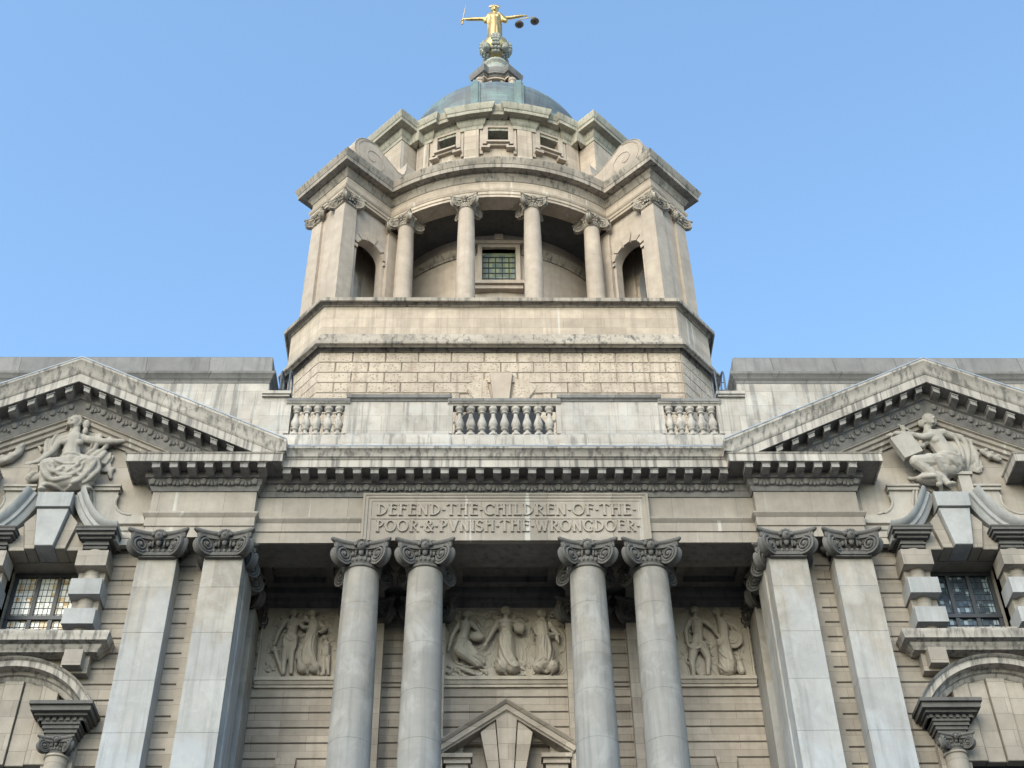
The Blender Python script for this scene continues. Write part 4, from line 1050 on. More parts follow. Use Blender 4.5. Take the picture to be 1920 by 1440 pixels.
    wedge(-.37, .37, -.21, .21, 20.82 + .52, 22.40, 26.58)
    wedge(-.42, .42, -.40, .40, 22.42, 22.85, 26.52)
    ks = cpart('keystone', b, M['white'], smooth=None)
    b = MB()
    for q in (-1, 1):
        for d0, d1, e0, e1, z1, y in ((.40, .62, .23, .46, 22.35, 26.70), (.64, .98, .48, .84, 22.05, 26.78)):
            b.prism([(X(XP + q * d0), z1), (X(XP + q * d1), z1 - .28), (X(XP + q * e1), wz1 + .0), (X(XP + q * e0), wz1 + .0)], y, 27.25, .012)
    part('wedge_stone', b, M['stone'], ks, smooth=None)
    # sill shelf and its brackets
    b = MB(); xs_ = sorted((X(XP - 1.72), X(XP + 1.72)))
    b.sweep([(xs_[0] + .06, 27.2), (xs_[0] + .06, 26.86), (xs_[1] - .06, 26.86), (xs_[1] - .06, 27.2)], [(-.3, 18.66), (.0, 18.66), (.03, 18.72), (.08, 18.76), (.1, 18.80), (.22, 18.84), (.24, 18.96), (.26, 19.0), (.26, 19.05), (-.3, 19.07)])
    b.box(xs_[0] + .5, xs_[1] - .5, 26.9, 27.7, 19.07, 19.28)
    sl = cpart('sill_shelf', b, M['cornice'])
    for q in (-1, 1):
        b = MB(); x = X(XP + q * 1.20); b.box(x - .2, x + .2, 26.74, 27.2, 18.26, 18.655); b.box(x - .3, x + .3, 26.98, 27.2, 18.20, 18.655)
        part('bracket', b, M['stone'], sl, smooth=None)
    # segmental hood of the window below
    r = 2.06; cz = 16.32; th0, th1 = R_(28), R_(152)
    pts = [(X(XP) - r * math.cos(th0 + (th1 - th0) * i / 32) * 1., cz + r * math.sin(th0 + (th1 - th0) * i / 32)) for i in range(33)]
    AP = [(-.34, .0), (-.34, .12), (-.30, .16), (-.24, .18), (-.22, .24), (-.16, .26), (-.15, .48), (-.02, .50), (0, .56), (.03, .6), (.05, .45), (.02, -.05)]
    b = MB(); b.sweep(pts, AP, to3=lambda u, v, h: (u, 27.2 - h, v), left=True)
    ah = cpart('arched_hood', b, M['cornice'], smooth=35)
    b = MB()
    for k_ in range(-4, 5):
        a0, a1 = R_(90 + k_ * 14 - 6.6), R_(90 + k_ * 14 + 6.6)
        yo = 27.06 if k_ % 2 else 27.0
        ri = 1.72; zb = lz1
        def hit(a):   # run each wedge from the hood down to the flat window head
            c_, s_ = math.cos(a), math.sin(a); sc = (zb - (cz - 1.9)) / s_ ; x_ = c_ * sc
            return (X(XP) + x_ * .95, zb)
        if abs(k_) <= 2: b.prism([(X(XP) + ri * math.cos(a0), cz + ri * math.sin(a0)), (X(XP) + ri * math.cos(a1), cz + ri * math.sin(a1)), hit(a1), hit(a0)], yo, 27.25, .012)
    part('wedge_stone', b, M['stone'], ah, smooth=None)
    for q in (-1, 1):
        xc = X(XP + q * 1.27); b = MB()
        for w_, y0, z0, z1 in ((.30, 26.86, 16.52, 16.68), (.34, 26.82, 16.68, 16.76), (.38, 26.78, 16.76, 16.84), (.40, 26.74, 16.84, 16.90), (.55, 26.62, 16.98, 17.04), (.62, 26.52, 17.04, 17.16), (.66, 26.46, 17.16, 17.24)): b.box(xc - w_, xc + w_, y0, 27.25, z0, z1)
        for i in range(7): b.box(xc - .46 + i * .14, xc - .38 + i * .14, 26.70, 27.2, 16.90, 16.98)
        b.box(xc - .5, xc + .5, 26.74, 27.2, 16.90, 16.985)
        imp = part('hood_impost', b, M['dark'], ah, smooth=None)
        b = MB(); b.lathe([(.25, 12), (.23, 16.12), (.26, 16.14), (.26, 16.18)], c=(xc, 27.0, 0), seg=20); b.box(xc - .32, xc + .32, 27.05, 27.25, 12, 16.5)
        o = cpart('window_column', b, M['stone'])
        put('capital', CAP_ROUND, o, (xc, 27.0, 16.18), 0, None, .55)
    xa, xb = X(XP) - lw, X(XP) + lw
    b = MB(); b.box(xa - .2, xb + .2, 27.3, 27.7, lz1, lz1 + .4)
    for x in (xa + .05, xa + .7, xb - .7, xb - .05): b.box(x - .05, x + .05, yg - .06, yg + .05, 12, lz1)
    for z in (lz1 - .06, lz1 - .8, lz1 - 1.7): b.box(xa, xb, yg - .07, yg + .05, z - .05, z + .05)
    wn = cpart('window', b, M['frame'], smooth=None)
    b = MB(); b.box(xa, xb, yg, yg + .012, 12, lz1); part('pane', b, M['pane_dark'], wn)
    return ped
PED = {s: side_bay(s) for s in (-1, 1)}

# ---------------------------------------------------------------- attic parapets, balustrade, roof
for s in (-1, 1):
    b = MB(); pth = [(6.28, 33.), (6.28, 28.05), (22., 28.05)]
    if s < 0: pth = [(-x, y) for x, y in reversed(pth)]
    else: pth = list(pth)
    if s > 0: pth = pth
    b.sweep(pth if s < 0 else [(6.28, 33.), (6.28, 28.05), (22., 28.05)], [(-.6, 23.9), (0, 23.9), (0, 27.82), (-.6, 27.82)], left=False)
    at_ = cpart('attic_parapet', b, M['attic'])
    b = MB(); b.sweep(pth, [(-.6, 27.78), (.01, 27.78), (.03, 27.86), (.07, 27.90), (.09, 27.97), (.15, 28.03), (.16, 28.10), (.08, 28.14), (.04, 28.20), (.0, 28.74), (-.04, 28.80), (-.6, 28.83)])
    part('coping', b, M['coping'], at_)
    b = MB(); b.box(s * 5.62, s * 6.28, 27.35, 28.2, 23.9, 26.62); b.box(s * 5.56, s * 6.27, 27.28, 28.3, 26.62, 26.68); b.box(s * 5.52, s * 6.27, 27.24, 28.3, 26.68, 26.78)
    cpart('end_pier', b, M['attic'], smooth=None)
b = MB()
yb = 27.45
rail = [(-.16, 26.36), (.08, 26.36), (.1, 26.40), (.14, 26.42), (.16, 26.46), (.16, 26.53), (.12, 26.56), (-.16, 26.57)]
plin = [(-.18, 23.9), (.14, 23.9), (.14, 25.10), (.10, 25.36), (.06, 25.40), (-.18, 25.40)]
BAL = []
for x0, x1 in ((-5.62, -3.98), (-1.46, 1.46), (3.98, 5.62)):
    b = MB(); b.sweep([(x0, yb), (x1, yb)], rail); b.sweep([(x0, yb), (x1, yb)], plin)
    for e, d in ((x0, 1), (x1, -1)): b.box(e, e + d * .13, yb - .1, yb + .14, 25.4, 26.36)
    o = cpart('balustrade', b, M['attic'], smooth=30); BAL.append((x0, x1, o))
    b = MB(); b.sweep([(x0 + .005, yb), (x1 - .005, yb)], [(.02, 26.565), (.13, 26.565), (.165, 26.535), (.165, 26.46), (.172, 26.45), (.172, 26.54), (.14, 26.578), (.02, 26.58)])
    part('rail_capping', b, M['coping'], o)
for s in (-1, 1):
    b = MB(); x0, x1 = sorted((s * 1.46, s * 3.98))
    b.box(x0, x1, yb - .10, yb + .2, 25.4, 26.5); b.sweep([(x0, yb + .2), (x0, yb - .1), (x1, yb - .1), (x1, yb + .2)], [(-.1, 23.9), (.10, 23.9), (.10, 25.12), (.07, 25.3), (.0, 25.42), (-.1, 25.42)])
    pd = cpart('pedestal', b, M['attic'])
    b = MB(); b.sweep([(x0, yb + .2), (x0, yb - .1), (x1, yb - .1), (x1, yb + .2)], [(-.1, 26.48), (.02, 26.48), (.04, 26.53), (.09, 26.56), (.1, 26.66), (.06, 26.69), (-.2, 26.70)]); part('coping', b, M['coping'], pd)
blm_ = MB().lathe([(.115, 0), (.115, .07), (.09, .08), (.09, .10), (.06, .13), (.055, .16), (.10, .2), (.105, .23), (.075, .26), (.118, .34), (.122, .40), (.10, .50), (.065, .62), (.052, .70), (.055, .74), (.09, .76), (.09, .79), (.06, .80), (.10, .86), (.115, .88), (.115, .96)], seg=20).mesh('baluster', M['attic'])
for x in [(-1.30 + .289 * (i + .5)) for i in range(9)] + [q * (4.12 + .137 + .275 * i) for q in (-1, 1) for i in range(5)]:
    o = [q for q in BAL if q[0] <= x <= q[1]][0][2]
    put('baluster', blm_, o, (x, yb + .02, 25.40), rnd.random() * 3)
b = MB(); b.box(-22, 22, 27.3, 47, 23.6, 24.25); b.box(-22, 22, 30.1, 47, 0, 23.6); b.box(-6.25, 6.25, 29.6, 30.1, 22.4, 23.6)
cpart('roof', b, M['lead'], smooth=None)
b = MB()
for s in (-1, 1):
    xs = sorted((s * 15.3, s * 22)); courses(b, xs[0], xs[1], 27.4, 10.2, 24., PT, ZG - 28 * PT); b.box(xs[0], xs[1], 27.6, 30.1, 0, 24)
b.box(-15.3, 15.3, 26.0, 30.1, 0, 10.25)
cpart('lower_wall', b, M['stone'], smooth=None)
# ================================================================ carving
from mathutils.bvhtree import BVHTree
def carve(ox, oy, k, Y):
    """point on a carved relief, measured in an enlargement of the photo, standing d in front of the wall plane Y"""
    def f(p, d=0.):
        x, z = at(ox + p[0] / k, oy + p[1] / k, Y); return Vector((x, Y - d, z))
    return f
class Fig:
    def __init__(s, f, u): s.f = f; s.u = u; s.b = MB(); s.bvh = None; s.nb = 0; s.lock = False
    def limb(s, pts, rs, d=.1, fl=1.):
        ds = d if isinstance(d, (list, tuple)) else [d] * len(pts)
        s.b.chain([s.f(p, q) for p, q in zip(pts, ds)], [r * s.u for r in rs], 10); return s
    def ball(s, p, rx, rz=None, d=.1, ry=None, rot=0.):
        rz = rz or rx; ry = ry if ry is not None else min(rx, rz)
        s.b.ell(s.f(p, d), (rx * s.u, ry * s.u, rz * s.u), Matrix.Rotation(R_(rot), 3, 'Y'), nu=14, nv=10); return s
    def surf(s, P):
        """rest a point on the body already carved, seen from the front; fall back to the wall"""
        if s.nb != len(s.b.v) and not s.lock:
            s.nb = len(s.b.v); s.bvh = BVHTree.FromPolygons([Vector(v) for v in s.b.v], s.b.f)
        h = s.bvh.ray_cast(Vector((P.x, P.y - 6, P.z)), Vector((0, 1, 0)), 9.) if s.bvh else (None,)
        return h[0] if h[0] is not None and h[0].y < P.y + .6 else None
    def fold(s, pts, r, d=.15, twin=True):
        """a raised fold of cloth laid over whatever is below it"""
        P = [s.f(p, 0.) for p in pts]; out = []
        if s.b.v: s.surf(P[0])
        s.lock = True
        for i in range(len(P) - 1):
            p0, p1, p2, p3 = P[max(0, i - 1)], P[i], P[i + 1], P[min(len(P) - 1, i + 2)]
            for t in (0, .25, .5, .75):
                out.append(.5 * ((2 * p1) + (p2 - p0) * t + (2 * p0 - 5 * p1 + 4 * p2 - p3) * t * t + (3 * p1 - p0 - 3 * p2 + p3) * t ** 3))
        out.append(P[-1]); n = len(out); base = s.f(pts[0], 0.).y
        for k, q in enumerate(out):
            h = s.surf(q) if s.bvh else None
            out[k] = Vector((q.x, (h.y if h else base) - r * s.u * .15, q.z))
        for _ in range(2): out = [out[0]] + [Vector((out[i].x, (out[i - 1].y + 2 * out[i].y + out[i + 1].y) / 4, out[i].z)) for i in range(1, n - 1)] + [out[-1]]
        rr = [r * s.u * (.35 + .65 * math.sin(math.pi * (.12 + .8 * i / (n - 1)))) for i in range(n)]
        s.b.tube(out, rr, 8)
        return s
    def head(s, p, r, d=.15, turn=0., hair=True):
        c = s.f(p, d); u = s.u * r
        s.b.ell(c, (u * .80, u * .88, u * 1.08), nu=16, nv=12)
        fw = Vector((math.sin(R_(turn)), -math.cos(R_(turn)), 0)); sd = Vector((math.cos(R_(turn)), math.sin(R_(turn)), 0)); U = Vector((0, 0, 1))
        s.b.cap(c + fw * u * .80 + U * u * .22, c + fw * u * 1.02 - U * u * .18, u * .11, u * .17, 6)      # nose
        for q in (-1, 1):
            s.b.ell(c + fw * u * .80 + sd * q * u * .34 + U * u * .30, (u * .26, u * .14, u * .09), nu=8, nv=5)   # brow
            s.b.ell(c + fw * u * .74 + sd * q * u * .32 + U * u * .10, (u * .13, u * .10, u * .08), nu=8, nv=5)   # eye
        s.b.ell(c + fw * u * .80 - U * u * .46, (u * .24, u * .14, u * .09), nu=8, nv=5)                      # mouth
        s.b.ell(c + fw * u * .68 - U * u * .82, (u * .30, u * .24, u * .22), nu=8, nv=5)                      # chin
        if hair:
            for a in range(-80, 261, 22):
                if 225 < a < 315: continue
                s.b.ell(c + Vector((math.cos(R_(a)) * u * .86, u * .05, math.sin(R_(a)) * u * 1.05 + u * .08)), (u * .30, u * .45, u * .30), nu=8, nv=6)
            s.b.ell(c + Vector((0, u * .2, u * .3)), (u * .98, u * .8, u * .98), nu=12, nv=8)
        return s
    def hand(s, p, ang, r=16, d=.15, curl=.3):
        """palm, four fingers and a thumb; ang is the direction of the fingers in the picture"""
        c = s.f(p, d); a = R_(ang); dr = Vector((math.cos(a), 0, math.sin(a))); sd = Vector((-math.sin(a), 0, math.cos(a))); u = r * s.u
        s.b.ell(c, (u * 1.05, u * .55, u * 1.05), nu=10, nv=7)
        for i, ln in enumerate((1.5, 1.8, 1.7, 1.3)):
            b0 = c + dr * u * .7 + sd * u * (.62 - .42 * i); k1 = b0 + dr * u * ln * .55 + Vector((0, -curl * u * .3, 0)); k2 = k1 + dr * u * ln * .45 + Vector((0, curl * u * .7, 0))
            s.b.chain([b0, k1, k2], [u * .25, u * .22, u * .17], 6)
        s.b.chain([c + sd * u * .8, c + sd * u * 1.45 + dr * u * .55, c + sd * u * 1.5 + dr * u * 1.1], [u * .28, u * .24, u * .18], 6)
        return s
    def done(s, name, mat, parent, vox, sm=2, loc=(0, 0, 0), label=None, sq=1.):
        if sq != 1.: y0 = s.f((0, 0), 0.).y; s.b.v = [(x, y0 + (y - y0) * sq, z) for x, y, z in s.b.v]
        return sculpt(name, s.b, mat, parent, vox, sm, loc, label)

def crowd(F, x0, x1, z0, z1, n, r):
    for k_ in range(n):
        x, z = rnd.uniform(x0, x1), rnd.uniform(z0, z1); a = rnd.uniform(0, 6.28); L = rnd.uniform(3, 7) * r; b_ = rnd.uniform(-1.2, 1.2)
        P = [(x + L * t * math.cos(a + b_ * t), z + L * t * math.sin(a + b_ * t)) for t in (-.5, -.17, .17, .5)]
        if all(x0 - r < p[0] < x1 + r and z0 - r < p[1] < z1 + r for p in P): F.fold(P, r * rnd.uniform(.7, 1.2))
# left pediment: enthroned woman with outstretched arms and billowing cloak
f = carve(0, 760, 4.5, 26.98); F = Fig(f, .0028)
F.head((655, 205), 58, .34, -25); F.ball((745, 210), 34, 55, .25); F.ball((735, 265), 26, 36, .25); F.ball((620, 270), 20, 34, .28)
F.limb([(665, 250), (650, 300)], [34, 40], .28)
F.limb([(640, 335), (620, 440), (615, 540)], [88, 74, 110], [.2, .24, .26]); F.limb([(540, 330), (640, 320), (765, 330)], [40, 62, 40], .2)
F.ball((570, 378), 38, 34, .36); F.ball((690, 384), 38, 34, .36); F.ball((600, 440), 60, 50, .28)
F.limb([(535, 335), (455, 455), (355, 550), (315, 562)], [40, 32, 24, 18], [.22, .32, .40, .42]); F.hand((285, 565), 190, 20, .42)
F.limb([(765, 335), (880, 350), (1000, 340), (1090, 325)], [42, 36, 27, 18], [.22, .22, .18, .16]); F.hand((1120, 325), 5, 20, .16)
F.limb([(580, 560), (430, 590)], [84, 66], [.3, .46]); F.limb([(660, 560), (800, 570)], [84, 66], [.3, .46])
F.limb([(430, 590), (380, 760)], [62, 36], [.46, .32]); F.limb([(800, 570), (740, 750)], [62, 40], [.46, .30])
F.ball((610, 640), 200, 110, .30, 95); F.ball((610, 715), 215, 60, .30, 80); F.ball((430, 650), 80, 100, .38, 70); F.ball((790, 640), 80, 110, .38, 70); F.ball((300, 650), 75, 50, .22, 40); F.ball((640, 330), 265, 195, .0, 50, 0); F.ball((820, 440), 130, 80, .05, 50, 30); F.ball((380, 782), 36, 18, .40, 40); F.ball((770, 778), 38, 18, .40, 40)
for pts, r in (([(480, 590), (500, 660), (600, 690), (700, 650), (740, 590)], 20), ([(440, 540), (520, 580), (640, 590), (760, 560)], 16), ([(460, 700), (560, 770), (700, 770)], 18), ([(640, 620), (700, 680), (790, 690)], 18), ([(395, 590), (400, 660), (460, 715), (560, 715), (640, 700)], 26), ([(420, 600), (470, 660), (560, 640), (560, 610)], 22), ([(855, 530), (800, 640), (700, 720), (630, 745)], 28), ([(850, 540), (860, 630), (800, 700), (720, 740)], 24), ([(350, 770), (440, 738), (560, 760), (680, 740)], 22), ([(700, 540), (690, 600), (600, 660)], 18), ([(480, 470), (560, 500), (680, 500), (760, 520)], 20), ([(370, 600), (290, 640), (250, 700)], 26), ([(300, 690), (330, 740), (310, 780)], 24)): F.fold(pts, r, .44)
for pts, r in (([(400, 480), (395, 330), (470, 215), (610, 180)], 26), ([(440, 460), (440, 340), (500, 250), (600, 215)], 18), ([(720, 165), (810, 210), (850, 300), (810, 400), (700, 460)], 26), ([(890, 215), (935, 280), (900, 380), (760, 480)], 26), ([(780, 210), (820, 290), (790, 370), (700, 420)], 18), ([(900, 400), (860, 470), (760, 520)], 24), ([(930, 400), (920, 470), (850, 540)], 20)): F.fold(pts, r, .14)
F.done('pediment_figure', M['figure'], PED[-1], .015, 1, sq=.85, label='carved seated woman with outstretched arms under a billowing cloak')
F = Fig(f, .0028); F.limb([(10, 490), (90, 465), (165, 410), (205, 340)], [38, 40, 34, 26], .06)
for p in ((30, 460), (60, 490), (100, 440), (130, 450), (160, 390), (190, 370)): F.ball(p, 24, 22, .12)
F.fold([(200, 330), (210, 290), (250, 270), (275, 300)], 14, .10); F.fold([(120, 330), (150, 310), (200, 310)], 14, .08)
F.done('carved_garland', M['figure'], PED[-1], .025)
F = Fig(f, .0028)
for a, l in ((-10, 110), (20, 90), (-35, 90), (45, 60)): F.fold([(1120, 330), (1120 + l * math.cos(R_(a)) * .5, 330 - l * math.sin(R_(a)) * .6), (1120 + l * math.cos(R_(a)), 330 - l * math.sin(R_(a)))], 14, .14)
F.done('carved_palm', M['figure'], PED[-1], .02)
F = Fig(f, .0028)
for k_ in range(9): F.fold([(690 + 26 * k_, 470 - 6 * k_), (760 + 22 * k_, 500 + 4 * k_), (840 + 12 * k_, 480 + 14 * k_)], 15)
for k_ in range(8): F.fold([(430 - 14 * k_, 420 + 16 * k_), (380 - 14 * k_, 500 + 16 * k_), (330 - 12 * k_, 600 + 14 * k_)], 15)
crowd(F, 330, 960, 170, 620, 60, 20)
F.done('carved_drapery', M['figure'], PED[-1], .018)

# right pediment: woman leaning on a tablet
f = carve(1600, 760, 4.5, 26.98); F = Fig(f, .0028)
F.head((622, 188), 60, .32, 25); F.ball((555, 205), 34, 44, .26); F.ball((640, 140), 48, 26, .28)
F.limb([(610, 240), (610, 280)], [34, 42], .26)
F.limb([(660, 320), (720, 400), (780, 480)], [92, 84, 96], [.22, .24, .26]); F.ball((672, 372), 38, 36, .40); F.ball((590, 375), 30, 30, .3)
F.limb([(610, 290), (740, 270)], [48, 44], .2)
F.limb([(670, 320), (560, 352), (450, 332), (330, 322)], [44, 34, 28, 22], [.34, .44, .46, .46]); F.hand((292, 332), 195, 20, .46)
F.limb([(560, 400), (530, 400), (420, 330), (402, 262)], [30, 30, 26, 20], [.3, .3, .28, .28]); F.hand((400, 250), 80, 22, .30); F.limb([(325, 215), (370, 228), (465, 278)], [16, 10, 9], .32)
F.limb([(740, 270), (880, 300), (990, 330)], [42, 34, 24], [.18, .12, .08]); F.hand((1020, 330), -10, 20, .08)
F.limb([(790, 540), (500, 560)], [100, 62], [.3, .46]); F.limb([(500, 560), (690, 690)], [62, 34], [.46, .36]); F.limb([(840, 560), (640, 580)], [90, 60], [.2, .3]); F.limb([(640, 590), (770, 720)], [56, 32], [.3, .34])
F.ball((900, 410), 170, 160, .0, 55); F.ball((720, 590), 190, 90, .26, 95); F.ball((640, 670), 130, 60, .28, 80); F.ball((860, 520), 70, 60, .28, 70); F.ball((800, 742), 44, 20, .42, 40); F.ball((700, 735), 30, 24, .36, 30)
for pts, r in (([(560, 480), (640, 460), (720, 500), (760, 560), (800, 680)], 24), ([(580, 500), (660, 560), (740, 650), (820, 700)], 24), ([(640, 470), (720, 490), (840, 520), (890, 570)], 24), ([(900, 480), (860, 500), (870, 560), (900, 590)], 20), ([(460, 610), (560, 680), (680, 690), (730, 760)], 22), ([(700, 520), (790, 560), (850, 600)], 20), ([(620, 620), (700, 720), (760, 770)], 20)): F.fold(pts, r, .46)
for pts, r in (([(760, 240), (900, 300), (960, 420), (960, 560)], 24), ([(830, 280), (900, 400), (930, 560)], 22), ([(980, 340), (1040, 450), (1050, 560)], 20), ([(520, 220), (490, 290), (480, 340)], 20), ([(690, 235), (790, 225), (900, 270), (1000, 330)], 20)): F.fold(pts, r, .12)
F.done('pediment_figure', M['figure'], PED[1], .015, 1, sq=.85, label='carved seated woman leaning on a large tablet, turned to the left')
b = MB(); P = [f(p, .5) for p in ((275, 385), (430, 325), (550, 490), (400, 552))]; Q = [p + Vector((0, .16, 0)) for p in P]
b.add(P + Q, [(0, 1, 2, 3), (4, 5, 6, 7)] + [(i, (i + 1) % 4, 4 + (i + 1) % 4, 4 + i) for i in range(4)]); part('stone_tablet', b, M['figure'], PED[1], smooth=None)
b = MB(); c0, c1 = f((862, 640)), f((1010, 800)); b.box(c0.x, c1.x, 26.74, 27.05, c1.z, c0.z); b.box(c0.x - .06, c1.x + .06, 26.7, 27.05, c0.z, c0.z + .09); part('carved_seat', b, M['figure'], PED[1], smooth=None)
F = Fig(f, .0028)
for p, q in (((1010, 300), (1050, 290)), ((1060, 320), (1140, 320)), ((1090, 400), (1150, 440))): F.fold([p, ((p[0] + q[0]) / 2, p[1] - 22), q, (q[0] - 10, q[1] + 26)], 15, .10)
F.limb([(1080, 400), (1150, 440), (1230, 470)], [22, 28, 24], .05)
for p in ((1110, 400), (1160, 425), (1140, 455), (1215, 450)): F.ball(p, 22, 20, .1)
F.done('carved_garland', M['figure'], PED[1], .022)
F = Fig(f, .0028)
for pts in ([(80, 330), (110, 300), (160, 320), (150, 345)], [(150, 320), (190, 290), (225, 310)], [(160, 330), (190, 350), (195, 365)]): F.fold(pts, 14, .12)
F.done('carved_palm', M['figure'], PED[1], .02)
F = Fig(f, .0028)
for k_ in range(10): F.fold([(760 + 26 * k_, 255 + 10 * k_), (860 + 20 * k_, 380 + 8 * k_), (890 + 20 * k_, 480), (900 + 20 * k_, 565)], 17)
for k_ in range(6): F.fold([(520 - 10 * k_, 230 + 14 * k_), (490 - 6 * k_, 300 + 8 * k_), (500 - 8 * k_, 380)], 15)
for k_ in range(7): F.fold([(470 + 22 * k_, 600 + 8 * k_), (520 + 22 * k_, 660 + 8 * k_), (590 + 18 * k_, 700 + 7 * k_)], 15)
crowd(F, 450, 1090, 200, 560, 60, 20)
F.done('carved_drapery', M['figure'], PED[1], .018)

# three relief panels behind the columns
RX = M['relief']
pc, pl_, pr_ = relief_panel(-1.44, 1.46), relief_panel(-5.90, -4.05), relief_panel(4.05, 5.92)
f = carve(820, 1120, 7.385, YB - .01); u = .00176
def folds(F, sets, r, d):
    for p in sets:
        F.fold(p, r * 1.25, d); F.fold([(x + r * 2.2, y + r * .6) for x, y in p], r * .8, d)
F = Fig(f, u); F.head((405, 285), 52, .13, 30); F.limb([(400, 330), (395, 370)], [30, 34], .1); F.limb([(385, 420), (375, 530), (340, 640)], [84, 66, 90], [.08, .09, .10])
F.limb([(300, 410), (215, 550), (165, 720)], [40, 32, 26], .09); F.hand((155, 750), 260, 18, .1); F.limb([(470, 410), (560, 500), (600, 560)], [38, 30, 26], .12); F.hand((620, 570), 20, 18, .14)
F.ball((545, 610), 105, 62, .15, 60); F.ball((545, 560), 80, 30, .15)
F.limb([(330, 690), (300, 800), (560, 970)], [90, 86, 46], [.1, .16, .1]); F.limb([(420, 720), (520, 850), (640, 930)], [70, 60, 36], [.1, .14, .08]); F.limb([(300, 1000), (420, 1050), (520, 1090)], [24, 26, 20], .07); F.limb([(280, 990), (320, 1100)], [14, 14], .05)
folds(F, [[(230, 700), (330, 660), (420, 680), (480, 700)], [(240, 800), (250, 900), (400, 960), (560, 1000)], [(380, 740), (440, 830), (520, 900)], [(500, 780), (590, 800), (680, 790)], [(540, 860), (620, 860), (700, 850)], [(150, 300), (160, 420), (190, 500)], [(200, 260), (250, 330), (300, 360)], [(500, 280), (580, 340), (620, 430)], [(540, 950), (620, 980), (700, 950)]], 16, .15)
F.done('relief_figure', RX, pc, .012, 1, sq=1.15, label='winged half-draped figure holding a bowl, left of the three')
F = Fig(f, u); F.head((945, 250), 62, .16, 0); F.limb([(945, 300), (945, 350)], [36, 44], .12); F.limb([(940, 420), (950, 520), (945, 640), (950, 800), (965, 950)], [105, 92, 112, 125, 130], [.08, .09, .09, .07, .06]); F.ball((890, 1010), 90, 95, .1, 90); F.ball((1040, 1010), 95, 95, .1, 90)
F.limb([(840, 390), (760, 540), (690, 670)], [44, 34, 28], [.1, .15, .17]); F.hand((665, 705), 235, 22, .17); F.limb([(1070, 400), (1190, 460), (1160, 540)], [44, 36, 30], [.1, .14, .16]); F.ball((1135, 490), 84, 84, .18, 60)
folds(F, [[(840, 480), (900, 470), (1000, 520), (1080, 620)], [(800, 540), (830, 700), (830, 900), (900, 1090)], [(870, 560), (880, 760), (960, 960), (1060, 1060)], [(920, 600), (960, 760), (1040, 900), (1110, 990)], [(980, 560), (1060, 700), (1080, 850), (1000, 870)], [(830, 420), (920, 390), (1040, 400)], [(840, 480), (960, 430), (1060, 450)], [(1110, 620), (1120, 800), (1140, 1000)], [(1200, 560), (1250, 640), (1200, 740)], [(1220, 760), (1230, 880), (1170, 1010)], [(780, 620), (760, 800), (780, 1000)], [(1140, 650), (1180, 760), (1160, 900)], [(840, 900), (870, 1020), (960, 1110)], [(1000, 1000), (1080, 1040), (1120, 1000)]], 17, .21)
folds(F, [[(590, 270), (720, 205), (870, 195)], [(1030, 195), (1180, 215), (1320, 280)], [(620, 310), (740, 250), (860, 250)], [(1050, 250), (1160, 260), (1250, 300)]], 16, .04)
F.done('relief_figure', RX, pc, .012, 1, sq=1.15, label='robed standing figure with a round bundle under one arm, between the other two')
F = Fig(f, u); F.head((1440, 290), 58, .15, -15); F.ball((1440, 250), 76, 70, .06, 50); F.limb([(1450, 340), (1440, 440), (1460, 560), (1470, 740), (1500, 930)], [50, 105, 98, 118, 128], [.1, .09, .1, .08, .06]); F.ball((1400, 1000), 80, 90, .1, 80); F.ball((1590, 1000), 90, 95, .1, 80)
F.limb([(1340, 430), (1400, 560), (1520, 580), (1620, 575)], [46, 38, 30, 24], [.1, .17, .18, .17]); F.hand((1650, 575), 0, 20, .18); F.limb([(1560, 420), (1640, 540), (1660, 640)], [46, 38, 28], [.1, .12, .14]); F.hand((1670, 660), 280, 18, .15)
folds(F, [[(1380, 380), (1340, 500), (1400, 600), (1520, 560)], [(1290, 420), (1270, 520), (1350, 620)], [(1560, 380), (1660, 450), (1730, 600), (1760, 740)], [(1640, 400), (1740, 520), (1770, 640), (1740, 720)], [(1440, 620), (1400, 760), (1340, 900)], [(1520, 620), (1560, 800), (1540, 960)], [(1590, 640), (1630, 820), (1600, 980), (1480, 1060)], [(1470, 680), (1460, 860), (1500, 960)], [(1360, 1020), (1480, 1060), (1620, 1010)], [(1320, 960), (1400, 920), (1460, 880)], [(1660, 720), (1690, 880), (1740, 980), (1640, 1110)], [(1400, 340), (1480, 380), (1540, 350)], [(1370, 1080), (1500, 1100), (1600, 1080)]], 17, .2)
for p in ((1600, 240), (1650, 215), (1700, 240), (1640, 280), (1720, 290), (1580, 290), (1690, 330)): F.ball(p, 34, 26, .06, 24)
F.done('relief_figure', RX, pc, .012, 1, sq=1.15, label='hooded draped figure with folded arms, right of the three')
F = Fig(f, u)
for p in ((230, 240), (290, 220), (250, 300), (200, 330), (690, 300), (760, 290), (1100, 270), (1190, 290), (1230, 330), (560, 250), (620, 1040), (680, 1060), (580, 1090), (150, 1060), (220, 1090), (480, 250), (520, 330)): F.ball(p, 34, 24, .03, 22, rnd.random() * 90)
for k_ in range(26): F.ball((rnd.uniform(110, 1760), rnd.choice([rnd.uniform(200, 420), rnd.uniform(940, 1100)])), rnd.uniform(24, 40), rnd.uniform(16, 26), .02, 22, rnd.random() * 90)
crowd(F, 120, 1740, 200, 1090, 95, 22); F.done('relief_foliage', RX, pc, .016, 1)
f = carve(480, 1120, 8.47, YB - .01); u = .00153
F = Fig(f, u); F.head((600, 300), 58, .13, 15); F.limb([(600, 350), (600, 400)], [34, 40], .1); F.limb([(590, 470), (580, 580), (560, 680)], [100, 82, 92], [.08, .09, .1]); F.limb([(480, 440), (600, 430), (700, 450)], [44, 60, 44], .1)
